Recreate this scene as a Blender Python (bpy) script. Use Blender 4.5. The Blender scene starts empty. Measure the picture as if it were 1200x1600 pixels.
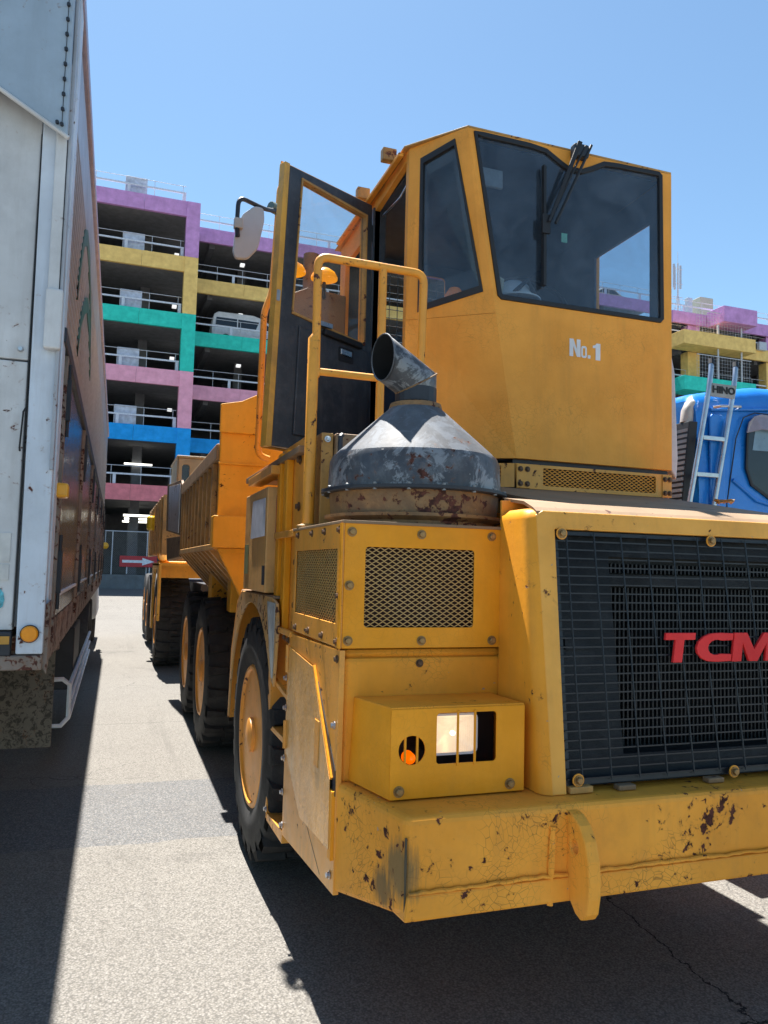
import bpy, bmesh, math, random
from mathutils import Vector, Matrix
random.seed(7)
S = bpy.context.scene
COL = S.collection
R = math.radians

# ---------------------------------------------------------------- camera, sky, sun, exposure
cam_d = bpy.data.cameras.new('camera'); cam = bpy.data.objects.new('camera', cam_d); COL.objects.link(cam)
cam_d.sensor_fit = 'VERTICAL'; cam_d.sensor_height = 32.0; cam_d.lens = 24.0   # f = 1200 px of 1600
cam_d.clip_start = 0.05; cam_d.clip_end = 3000
cx_ = Vector((0.9441, -0.3288, 0.0249)); cd_ = Vector((0.0479, 0.0611, -0.9970)); cf_ = Vector((0.3262, 0.9424, 0.0735))
m = Matrix((cx_, -cd_, -cf_)).transposed().to_4x4(); m.translation = Vector((0, 0, 1.6))
cam.matrix_world = m
S.camera = cam
SUN_EL, SUN_AZ = 66.0, -3.5        # azimuth from +Y towards +X
w = bpy.data.worlds.new('World'); S.world = w; w.use_nodes = True
nt = w.node_tree; bg = nt.nodes['Background']
sky = nt.nodes.new('ShaderNodeTexSky'); sky.sky_type = 'NISHITA'; sky.sun_disc = False
sky.sun_elevation = R(SUN_EL); sky.sun_rotation = R(SUN_AZ); sky.air_density = 1.0; sky.dust_density = 0.3; sky.ozone_density = 1.8
tint = nt.nodes.new('ShaderNodeMix'); tint.data_type = 'RGBA'; tint.blend_type = 'MULTIPLY'; tint.inputs[0].default_value = 1.0; tint.inputs[7].default_value = (0.87, 1.0, 0.98, 1)
nt.links.new(sky.outputs[0], tint.inputs[6]); nt.links.new(tint.outputs[2], bg.inputs[0]); bg.inputs[1].default_value = 0.063
sd = bpy.data.lights.new('sun', 'SUN'); sun = bpy.data.objects.new('sun', sd); COL.objects.link(sun)
sd.energy = 5.0; sd.angle = R(0.53); sd.color = (1.0, 0.96, 0.9)
sv = Vector((math.sin(R(SUN_AZ)) * math.cos(R(SUN_EL)), math.cos(R(SUN_AZ)) * math.cos(R(SUN_EL)), math.sin(R(SUN_EL))))
sun.rotation_euler = sv.to_track_quat('Z', 'Y').to_euler()
S.view_settings.view_transform = 'Standard'; S.view_settings.look = 'None'
S.view_settings.exposure = 1.6; S.view_settings.gamma = 1.0; S.view_settings.use_curve_mapping = False
S.render.engine = 'CYCLES'
S.cycles.max_bounces = 8; S.cycles.transparent_max_bounces = 16

# ---------------------------------------------------------------- materials
MATS = {}
def N(t, kind, **kw):
    n = t.nodes.new(kind)
    for k, v in kw.items():
        if k in n.inputs: n.inputs[k].default_value = v
        else: setattr(n, k, v)
    return n
def new_mat(name):
    mt = bpy.data.materials.new(name); mt.use_nodes = True
    t = mt.node_tree; b = t.nodes['Principled BSDF']; return mt, t, b
def ramp(t, src, p0, p1, c0=(0, 0, 0, 1), c1=(1, 1, 1, 1)):
    r = t.nodes.new('ShaderNodeValToRGB'); e = r.color_ramp.elements
    e[0].position = p0; e[1].position = p1; e[0].color = c0; e[1].color = c1
    t.links.new(src, r.inputs[0]); return r.outputs[0]
def mix(t, fac, a, b):
    n = t.nodes.new('ShaderNodeMix'); n.data_type = 'RGBA'
    if isinstance(fac, (int, float)): n.inputs[0].default_value = fac
    else: t.links.new(fac, n.inputs[0])
    for i, v in ((6, a), (7, b)):
        if isinstance(v, tuple): n.inputs[i].default_value = v if len(v) == 4 else (*v, 1)
        else: t.links.new(v, n.inputs[i])
    return n.outputs[2]
def mth(t, op, a, b=None):
    n = t.nodes.new('ShaderNodeMath'); n.operation = op
    for i, v in ((0, a), (1, b)):
        if v is None: continue
        if isinstance(v, (int, float)): n.inputs[i].default_value = v
        else: t.links.new(v, n.inputs[i])
    return n.outputs[0]
def noise(t, co, scale, detail=6, rough=0.6, dist=0.0):
    n = N(t, 'ShaderNodeTexNoise', Scale=scale, Detail=detail, Roughness=rough, Distortion=dist)
    t.links.new(co, n.inputs['Vector']); return n.outputs[0]
def coords(t, sc=(1, 1, 1), off=(0, 0, 0)):
    c = t.nodes.new('ShaderNodeTexCoord'); mp = t.nodes.new('ShaderNodeMapping')
    mp.inputs['Scale'].default_value = sc; mp.inputs['Location'].default_value = off
    t.links.new(c.outputs['Object'], mp.inputs[0]); return mp.outputs[0]
def bump(t, b, h, strength=0.3, dist=0.01):
    n = N(t, 'ShaderNodeBump', Strength=strength, Distance=dist)
    t.links.new(h, n.inputs['Height']); t.links.new(n.outputs[0], b.inputs['Normal'])

def paint(name, base, rough=0.4, rust=0.0, dirt=0.25, crack=0.0, streak=0.2, dirtcol=(0.16, 0.11, 0.06), rustcol=(0.045, 0.015, 0.01),
          pale=0.12, spec=0.5, grime=0.0, metallic=0.0, stain=None, mottle=0.0, mcol=(0.4, 0.41, 0.42), msc=9):
    if name in MATS: return MATS[name]
    mt, t, b = new_mat(name); co = coords(t); cs = coords(t, (9, 9, 0.9))
    c = tuple(base)
    lo = tuple(v * 0.80 for v in c); hi = tuple(min(1, v * 1.10 + 0.015) for v in c)
    col = mix(t, ramp(t, noise(t, co, 2.2, 5), 0.3, 0.72), lo, hi)
    col = mix(t, mth(t, 'MULTIPLY', ramp(t, noise(t, co, 11, 8, 0.7), 0.52, 0.75), pale), col, tuple(min(1, v * 1.2 + 0.10) for v in c))
    if streak:
        col = mix(t, mth(t, 'MULTIPLY', ramp(t, noise(t, cs, 1.6, 7, 0.65), 0.5, 0.8), streak), col, dirtcol)
    if dirt:
        col = mix(t, mth(t, 'MULTIPLY', ramp(t, noise(t, co, 5.0, 9, 0.72), 0.48, 0.78), dirt), col, dirtcol)
    if grime:
        col = mix(t, mth(t, 'MULTIPLY', ramp(t, noise(t, co, 3.1, 10, 0.75, 0.6), 0.42, 0.62), grime), col, (0.07, 0.055, 0.045))
    if mottle:
        col = mix(t, mth(t, 'MULTIPLY', ramp(t, noise(t, co, msc, 11, 0.72, 0.8), 0.50, 0.56), mottle), col, mcol)
    if stain:
        for (sx_, sy_, sz_, sr_, scol) in stain:
            dv = t.nodes.new('ShaderNodeVectorMath'); dv.operation = 'DISTANCE'; t.links.new(co, dv.inputs[0]); dv.inputs[1].default_value = (sx_, sy_, sz_)
            msk_ = ramp(t, mth(t, 'ADD', dv.outputs['Value'], mth(t, 'MULTIPLY', mth(t, 'SUBTRACT', noise(t, cs, 2.4, 8, 0.75), 0.5), sr_ * 2.4)), sr_ * 0.45, sr_, (1, 1, 1, 1), (0, 0, 0, 1))
            col = mix(t, mth(t, 'MULTIPLY', msk_, 0.8), col, scol)
    height = noise(t, co, 60, 3)
    if crack:
        wv = N(t, 'ShaderNodeTexNoise', Scale=3.0, Detail=2.0); t.links.new(co, wv.inputs['Vector'])
        ad = t.nodes.new('ShaderNodeVectorMath'); ad.operation = 'MULTIPLY_ADD'
        t.links.new(wv.outputs[1], ad.inputs[0]); ad.inputs[1].default_value = (0.22, 0.22, 0.22); t.links.new(co, ad.inputs[2])
        vo = N(t, 'ShaderNodeTexVoronoi', feature='DISTANCE_TO_EDGE', Scale=42.0); t.links.new(ad.outputs[0], vo.inputs['Vector'])
        line = ramp(t, vo.outputs[0], 0.0, 0.045, (1, 1, 1, 1), (0, 0, 0, 1))
        msk = ramp(t, noise(t, co, 3.2, 3), 0.5, 0.62)
        cr = mth(t, 'MULTIPLY', mth(t, 'MULTIPLY', line, msk), crack * 0.75)
        col = mix(t, cr, col, (0.16, 0.075, 0.02))
    rg = mth(t, 'ADD', mth(t, 'MULTIPLY', noise(t, co, 7, 6), 0.3), rough - 0.12)
    if rust:
        n1 = noise(t, co, 26, 9, 0.62, 0.4); n2 = noise(t, co, 3.4, 3, 0.5)
        th = mth(t, 'ADD', n1, mth(t, 'MULTIPLY', mth(t, 'SUBTRACT', n2, 0.5), 0.55))
        rm = ramp(t, th, 0.72 - 0.10 * rust, 0.735 - 0.10 * rust)
        halo = ramp(t, th, 0.66 - 0.10 * rust, 0.73 - 0.10 * rust)
        col = mix(t, mth(t, 'MULTIPLY', halo, 0.35), col, (0.25, 0.09, 0.02))
        rc = mix(t, ramp(t, noise(t, co, 40, 4), 0.4, 0.6), rustcol, tuple(v * 2.6 for v in rustcol))
        col = mix(t, rm, col, rc)
        # bare chips
        ch = ramp(t, noise(t, coords(t, off=(3.1, 7.7, 1.3)), 34, 6, 0.6), 0.715, 0.725)
        col = mix(t, mth(t, 'MULTIPLY', ch, 0.8), col, (0.32, 0.30, 0.28))
        rg = mth(t, 'MAXIMUM', rg, mth(t, 'MULTIPLY', rm, 0.85))
        height = mth(t, 'SUBTRACT', mth(t, 'MULTIPLY', height, 0.35), mth(t, 'ADD', rm, mth(t, 'MULTIPLY', ch, .7)))
        bump(t, b, height, 0.5, 0.003)
    else:
        bump(t, b, mth(t, 'ADD', mth(t, 'MULTIPLY', height, 0.3), noise(t, co, 3.3, 4)), 0.40, 0.012)
    t.links.new(col, b.inputs['Base Color']); t.links.new(rg, b.inputs['Roughness'])
    b.inputs['Specular IOR Level'].default_value = spec; b.inputs['Metallic'].default_value = metallic
    MATS[name] = mt; return mt
def plain(name, col, rough=0.5, metal=0.0, emit=None, es=0, var=0.15, sc=12, bmp=0.1):
    if name in MATS: return MATS[name]
    mt, t, b = new_mat(name); co = coords(t)
    c = mix(t, ramp(t, noise(t, co, sc, 5), 0.3, 0.7), tuple(v * (1 - var) for v in col), tuple(min(1, v * (1 + var)) for v in col))
    t.links.new(c, b.inputs['Base Color']); b.inputs['Metallic'].default_value = metal
    t.links.new(mth(t, 'ADD', mth(t, 'MULTIPLY', noise(t, co, sc * 1.7, 4), 0.2), rough - 0.1), b.inputs['Roughness'])
    if bmp: bump(t, b, noise(t, co, sc * 3, 4), bmp, 0.004)
    if emit: b.inputs['Emission Color'].default_value = (*emit, 1); b.inputs['Emission Strength'].default_value = es
    MATS[name] = mt; return mt
def glass(name, tint=(0.6, 0.68, 0.7), rough=0.03, dirt=0.12, refl=1.0, dcol=(0.35, 0.37, 0.38)):
    mt, t, b = new_mat(name); t.nodes.remove(b); out = t.nodes['Material Output']; co = coords(t)
    tr = N(t, 'ShaderNodeBsdfTransparent', Color=(*tint, 1)); gl = N(t, 'ShaderNodeBsdfGlossy', Roughness=rough)
    fr = N(t, 'ShaderNodeFresnel', IOR=1.5); m1 = t.nodes.new('ShaderNodeMixShader'); geo = t.nodes.new('ShaderNodeNewGeometry')
    t.links.new(mth(t, 'MULTIPLY', mth(t, 'MULTIPLY', fr.outputs[0], refl), mth(t, 'SUBTRACT', 1.0, geo.outputs['Backfacing'])), m1.inputs[0]); t.links.new(tr.outputs[0], m1.inputs[1]); t.links.new(gl.outputs[0], m1.inputs[2])
    df = N(t, 'ShaderNodeBsdfDiffuse', Color=(*dcol, 1)); m2 = t.nodes.new('ShaderNodeMixShader')
    d = mth(t, 'MULTIPLY', ramp(t, noise(t, co, 3.5, 8, 0.65, 0.8), 0.3, 0.75), dirt)
    t.links.new(d, m2.inputs[0]); t.links.new(m1.outputs[0], m2.inputs[1]); t.links.new(df.outputs[0], m2.inputs[2])
    t.links.new(m2.outputs[0], out.inputs[0]); MATS[name] = mt; return mt

Y_cab = paint('cab_yellow', (0.95, 0.385, 0.055), 0.45, rust=0.0, dirt=0.10, crack=0.35, streak=0.28, dirtcol=(0.42, 0.22, 0.06), spec=0.2, pale=0.05)
Y_box = paint('box_yellow', (0.94, 0.355, 0.010), 0.4, rust=0.0, dirt=0.12, streak=0.08, crack=0.15, spec=0.2, pale=0.05)
Y_nose = paint('nose_yellow', (0.93, 0.355, 0.022), 0.42, rust=0.15, dirt=0.15, crack=0.8, streak=0.15, spec=0.2, pale=0.06)
Y_bump = paint('bumper_yellow', (0.95, 0.375, 0.035), 0.42, rust=0.72, dirt=0.2, crack=0.9, streak=0.2, spec=0.22, pale=0.08,
    stain=[(-1.335, -3.78, 0.70, 0.10, (0.13, 0.115, 0.06)), (-1.36, -3.70, 0.62, 0.07, (0.10, 0.09, 0.05))])
Y_side = paint('side_yellow', (0.88, 0.37, 0.045), 0.32, rust=0.35, dirt=0.35, crack=0.3, streak=0.4)
Y_rail = paint('rail_yellow', (0.90, 0.37, 0.03), 0.4, rust=0.7, dirt=0.25, streak=0.1)
Y_dump = paint('dump_yellow', (0.95, 0.47, 0.045), 0.45, spec=0.2, rust=0.1, dirt=0.15, streak=0.15)
Y_rib = paint('rib_yellow', (0.68, 0.36, 0.10), 0.5, rust=0.4, dirt=0.6, streak=0.5, grime=0.3)
Y_dirty = paint('dirty_yellow', (0.58, 0.30, 0.07), 0.55, rust=0.9, dirt=0.7, streak=0.5, grime=0.35)
BROWN = paint('rusty_brown', (0.30, 0.18, 0.085), 0.6, rust=0.9, dirt=0.5, grime=0.5)
HOODTOP = paint('dusty_top', (0.27, 0.17, 0.09), 0.7, rust=0.3, dirt=0.6)
RUSTCYL = paint('rusty_cylinder', (0.34, 0.19, 0.07), 0.6, rust=1.1, dirt=0.7, crack=0.3, grime=0.6, mottle=0.5, mcol=(0.16, 0.085, 0.04))
CONE = paint('blackened_steel', (0.055, 0.065, 0.08), 0.38, rust=0.3, dirt=0.75, dirtcol=(0.36, 0.37, 0.37), streak=0.15, pale=0.5, grime=0.5, metallic=0.2, mottle=0.75, mcol=(0.30, 0.31, 0.32))
CONE_W = paint('weathered_steel', (0.105, 0.118, 0.135), 0.6, rust=0.15, dirt=0.5, dirtcol=(0.30, 0.31, 0.32), streak=0.2, pale=0.4, grime=0.5, metallic=0.0, spec=0.3, mottle=0.3, mcol=(0.24, 0.27, 0.31))
DARK = plain('dark_metal', (0.02, 0.025, 0.035), 0.5)
RUB = plain('black_rubber', (0.012, 0.012, 0.014), 0.55)
TRIM = paint('door_trim', (0.022, 0.027, 0.038), 0.38, dirt=0.35, dirtcol=(0.16, 0.16, 0.16), streak=0.3, pale=0.35)
GRIL = plain('grille_steel', (0.007, 0.013, 0.021), 0.42)
SHRD = paint('shroud_steel', (0.004, 0.007, 0.011), 0.6, spec=0.3, dirt=0.4, dirtcol=(0.03, 0.04, 0.05), pale=0.2)
RED = paint('badge_red', (0.85, 0.03, 0.03), 0.4, spec=0.2, dirt=0.06, streak=0.05)
WHITE = paint('letter_white', (0.78, 0.78, 0.80), 0.5, dirt=0.05, streak=0.02)
STEEL = plain('bright_steel', (0.55, 0.55, 0.56), 0.3, 1.0)
BOLT = plain('brassy_bolt', (0.30, 0.18, 0.07), 0.45, 0.5, var=0.4, sc=30)
BOLTD = plain('rusty_bolt', (0.12, 0.07, 0.04), 0.6, 0.4, var=0.4, sc=30)
INT = plain('cab_interior', (0.045, 0.075, 0.12), 0.7)
SEAT = plain('seat_fabric', (0.22, 0.18, 0.20), 0.85)
TYRE = paint('tyre_rubber', (0.022, 0.022, 0.024), 0.75, dirt=0.6, dirtcol=(0.09, 0.085, 0.08), streak=0.2, pale=0.1, spec=0.3)
RIM = paint('rim_orange', (0.80, 0.32, 0.03), 0.4, rust=0.3, dirt=0.3)
FEND = paint('peeled_fender', (0.68, 0.36, 0.09), 0.4, rust=1.2, dirt=0.6, dirtcol=(0.42, 0.42, 0.42), pale=0.6, streak=0.5)
PAPER = plain('notice_paper', (0.55, 0.58, 0.66), 0.6)
GREENP = plain('faded_green_label', (0.22, 0.24, 0.10), 0.6)
WGLASS = glass('windshield_glass', (0.78, 0.84, 0.88), 0.03, 0.16, 1.8, dcol=(0.22, 0.28, 0.36))
SGLASS = glass('side_glass', (0.88, 0.90, 0.90), 0.03, 0.14, dcol=(0.5, 0.46, 0.40))
CGLASS = glass('clear_glass', (0.9, 0.93, 0.94), 0.02, 0.05)
DGLASS = plain('dark_window', (0.015, 0.02, 0.028), 0.06, bmp=0)

# ---------------------------------------------------------------- geometry helpers
class G:
    def __init__(s): s.v = []; s.f = []
    def add(s, vs, fs):
        o = len(s.v); s.v += [tuple(v) for v in vs]; s.f += [tuple(o + i for i in f) for f in fs]; return s
    def box(s, a, b):
        x0, x1 = sorted((a[0], b[0])); y0, y1 = sorted((a[1], b[1])); z0, z1 = sorted((a[2], b[2]))
        return s.hexa([(x0, y0, z0), (x1, y0, z0), (x1, y1, z0), (x0, y1, z0)], [(x0, y0, z1), (x1, y0, z1), (x1, y1, z1), (x0, y1, z1)])
    def hexa(s, lo, hi):
        n = len(lo)
        return s.add(list(lo) + list(hi), [tuple(range(n))[::-1], tuple(range(n, 2 * n))] + [(i, (i + 1) % n, n + (i + 1) % n, n + i) for i in range(n)])
    def prism(s, pts, ext):
        e = Vector(ext); return s.hexa(pts, [tuple(Vector(p) + e) for p in pts])
    def rod(s, p0, p1, r0, r1=None, n=12, cap=True):
        return s.tube([p0, p1], [r0, r0 if r1 is None else r1], n, cap)
    def tube(s, path, r, n=10, cap=True, closed=False):
        P = [Vector(p) for p in path]; k = len(P)
        rs = r if isinstance(r, (list, tuple)) else [r] * k
        up = None; rings = []
        for i in range(k):
            if closed: d = (P[(i + 1) % k] - P[i - 1]).normalized()
            else:
                a = (P[i] - P[i - 1]).normalized() if i else (P[1] - P[0]).normalized()
                b = (P[i + 1] - P[i]).normalized() if i < k - 1 else a
                d = (a + b).normalized() if (a + b).length > 1e-6 else a
            if up is None:
                up = Vector((0, 0, 1)) if abs(d.z) < 0.9 else Vector((1, 0, 0))
            u = (up - d * up.dot(d)).normalized(); up = u; vv = d.cross(u)
            rings.append([tuple(P[i] + (u * math.cos(2 * math.pi * j / n) + vv * math.sin(2 * math.pi * j / n)) * rs[i]) for j in range(n)])
        vs = [p for q in rings for p in q]; fs = []
        for i in range(k if closed else k - 1):
            a = i * n; b = ((i + 1) % k) * n
            fs += [(a + j, a + (j + 1) % n, b + (j + 1) % n, b + j) for j in range(n)]
        if cap and not closed: fs += [tuple(range(n))[::-1], tuple(range((k - 1) * n, k * n))]
        return s.add(vs, fs)
    def lathe(s, c, prof, axis='Z', n=32, caps=True):
        vs = []; fs = []; k = len(prof)
        for (a, r) in prof:
            for j in range(n):
                t = 2 * math.pi * j / n; u, v = r * math.cos(t), r * math.sin(t)
                p = {'Z': (u, v, a), 'X': (a, u, v), 'Y': (u, a, v)}[axis]
                vs.append((c[0] + p[0], c[1] + p[1], c[2] + p[2]))
        for i in range(k - 1): fs += [(i * n + j, i * n + (j + 1) % n, (i + 1) * n + (j + 1) % n, (i + 1) * n + j) for j in range(n)]
        if caps: fs += [tuple(range(n))[::-1], tuple(range((k - 1) * n, k * n))]
        return s.add(vs, fs)
    def plate(s, outer, holes, M):
        """2D outline with holes; M maps (u, v, w) to space, w 0..1 through the thickness"""
        loops = [outer] + list(holes)
        flat = [p for l in loops for p in l]; n = len(flat)
        bm = bmesh.new(); bv = [bm.verts.new((p[0], p[1], 0)) for p in flat]; be = []; o = 0
        for l in loops:
            k = len(l); be += [bm.edges.new((bv[o + i], bv[o + (i + 1) % k])) for i in range(k)]; o += k
        bm.verts.index_update()
        if len(loops) == 1: tri = [tuple(range(n))]
        else:
            bmesh.ops.triangle_fill(bm, use_beauty=True, use_dissolve=False, edges=be, normal=(0, 0, 1))
            tri = [tuple(v.index for v in f.verts) for f in bm.faces]
        bm.free()
        vs = [tuple(M(p[0], p[1], 0)) for p in flat] + [tuple(M(p[0], p[1], 1)) for p in flat]
        fs = [tuple(t) for t in tri] + [tuple(n + i for i in t[::-1]) for t in tri]
        o = 0
        for l in loops:
            k = len(l); fs += [(o + i, o + (i + 1) % k, n + o + (i + 1) % k, n + o + i) for i in range(k)]; o += k
        return s.add(vs, fs)
def PY(y0, y1): return lambda u, v, w: (u, y0 + (y1 - y0) * w, v)
def PX(x0, x1): return lambda u, v, w: (x0 + (x1 - x0) * w, u, v)
def rrect(x0, x1, z0, z1, r=0.02, n=4):
    o = []
    for cx, cz, a in ((x1 - r, z1 - r, 0), (x0 + r, z1 - r, 90), (x0 + r, z0 + r, 180), (x1 - r, z0 + r, 270)):
        for i in range(n + 1):
            t = R(a + 90 * i / n); o.append((cx + r * math.cos(t), cz + r * math.sin(t)))
    return o
def circ(x, z, r, n=20): return [(x + r * math.cos(2 * math.pi * i / n), z + r * math.sin(2 * math.pi * i / n)) for i in range(n)]

def make_mesh(name, g, mat, off=(0, 0, 0), smooth=False):
    me = bpy.data.meshes.new(name); o = Vector(off)
    me.from_pydata([tuple(Vector(v) - o) for v in g.v], [], g.f)
    bm = bmesh.new(); bm.from_mesh(me); bmesh.ops.recalc_face_normals(bm, faces=bm.faces); bm.to_mesh(me); bm.free()
    if smooth: me.shade_smooth()
    if mat: me.materials.append(mat)
    return me
class Thing:
    def __init__(s, name, label, cat, loc, group=None):
        o = bpy.data.objects.new(name, None); COL.objects.link(o); o.location = loc; o.empty_display_size = 0.2
        o['label'] = label; o['category'] = cat
        if group: o['group'] = group
        s.o = o; s.loc = Vector(loc)
    def part(s, name, g, mat, parent=None, bevel=0.0, smooth=False, seg=2, label=None, kind=None, angle=35):
        me = make_mesh(name, g, mat, s.loc, smooth)
        ob = bpy.data.objects.new(name, me); COL.objects.link(ob); ob.parent = parent or s.o
        finish(ob, bevel, smooth, seg, angle)
        if label: ob['label'] = label
        if kind: ob['kind'] = kind
        return ob
    def inst(s, name, me, loc, rot=(0, 0, 0), parent=None, scale=None):
        ob = bpy.data.objects.new(name, me); COL.objects.link(ob); ob.parent = parent or s.o
        ob.location = Vector(loc) - s.loc; ob.rotation_euler = rot
        if scale: ob.scale = scale
        return ob
def finish(ob, bevel, smooth, seg=2, angle=35):
    if bevel:
        b = ob.modifiers.new('bevel', 'BEVEL'); b.width = bevel; b.segments = seg; b.limit_method = 'ANGLE'; b.angle_limit = R(angle)
        b.harden_normals = False
    if smooth:
        me = ob.data
        me.shade_smooth() if not bevel else None
        try:
            me.set_sharp_from_angle(angle=R(40))
        except Exception: pass
def struct(name, g, mat, kind='structure', bevel=0):
    me = make_mesh(name, g, mat); ob = bpy.data.objects.new(name, me); COL.objects.link(ob); ob['kind'] = kind
    finish(ob, bevel, False); return ob
def solo(name, g, mat, label, cat, group=None, bevel=0, smooth=False):
    xs = [v[0] for v in g.v]; ys = [v[1] for v in g.v]; zs = [v[2] for v in g.v]
    loc = ((min(xs) + max(xs)) / 2, (min(ys) + max(ys)) / 2, min(zs))
    me = make_mesh(name, g, mat, loc, smooth); ob = bpy.data.objects.new(name, me); COL.objects.link(ob)
    ob.location = loc; ob['label'] = label; ob['category'] = cat
    if group: ob['group'] = group
    finish(ob, bevel, smooth); return ob
def text(T, body, loc, rot, size, mat, name, ext=0.004, shear=0.0, bold=0.0, sx=1.0, parent=None):
    c = bpy.data.curves.new(name, 'FONT'); c.body = body; c.size = size; c.extrude = ext; c.shear = shear; c.offset = bold
    c.materials.append(mat); c.align_x = 'CENTER'; c.align_y = 'CENTER'; c.resolution_u = 4
    o = bpy.data.objects.new(name, c); COL.objects.link(o); o.parent = parent or T.o
    bpy.context.view_layer.update(); me = bpy.data.meshes.new_from_object(o.evaluated_get(bpy.context.evaluated_depsgraph_get()))
    bpy.data.objects.remove(o); o = bpy.data.objects.new(name, me); COL.objects.link(o); o.parent = parent or T.o
    o.location = Vector(loc) - T.loc; o.rotation_euler = rot; o.scale = (sx, 1, 1); return o
def bolt_mesh(r=0.013, h=0.012, mat=None):
    g = G(); g.lathe((0, 0, 0), [(0, r * 1.45), (-0.003, r * 1.45)], 'Y', 16); g.lathe((0, 0, 0), [(-0.003, r), (-h, r), (-h - 0.002, r * 0.8)], 'Y', 6)
    return make_mesh('bolt', g, mat or BOLT)
B_BIG = bolt_mesh(0.012, 0.012, BOLT); B_DK = bolt_mesh(0.010, 0.010, BOLTD); B_ST = bolt_mesh(0.010, 0.012, STEEL)
ROT_L = (0, 0, R(-90))      # bolt facing -X
ROT_F = (0, 0, 0)           # bolt facing -Y

def expanded(x0, x1, z0, z1, cw, ch, M, t=0.0045):
    """diamond mesh of flat strands, M maps (u, v, w metres)"""
    g = G(); nx = max(1, round((x1 - x0) / cw)); nz = max(1, round((z1 - z0) / ch)); cw = (x1 - x0) / nx; ch = (z1 - z0) / nz
    for r in range(nz + 1):
        pts = []
        for i in range(nx * 2 + 1):
            up = ((i + r) % 2) * 2 - 1
            pts.append((x0 + i * cw / 2, z0 + r * ch + up * (ch / 2 - t * 0.25)))
        for a, b in zip(pts, pts[1:]):
            vs = []
            for w_ in (0, 0.004):
                vs += [M(a[0], a[1] - t / 2, w_), M(b[0], b[1] - t / 2, w_), M(b[0], b[1] + t / 2, w_), M(a[0], a[1] + t / 2, w_)]
            g.add(vs, [(0, 1, 2, 3), (4, 5, 1, 0), (3, 2, 6, 7)])
    return g

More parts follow.
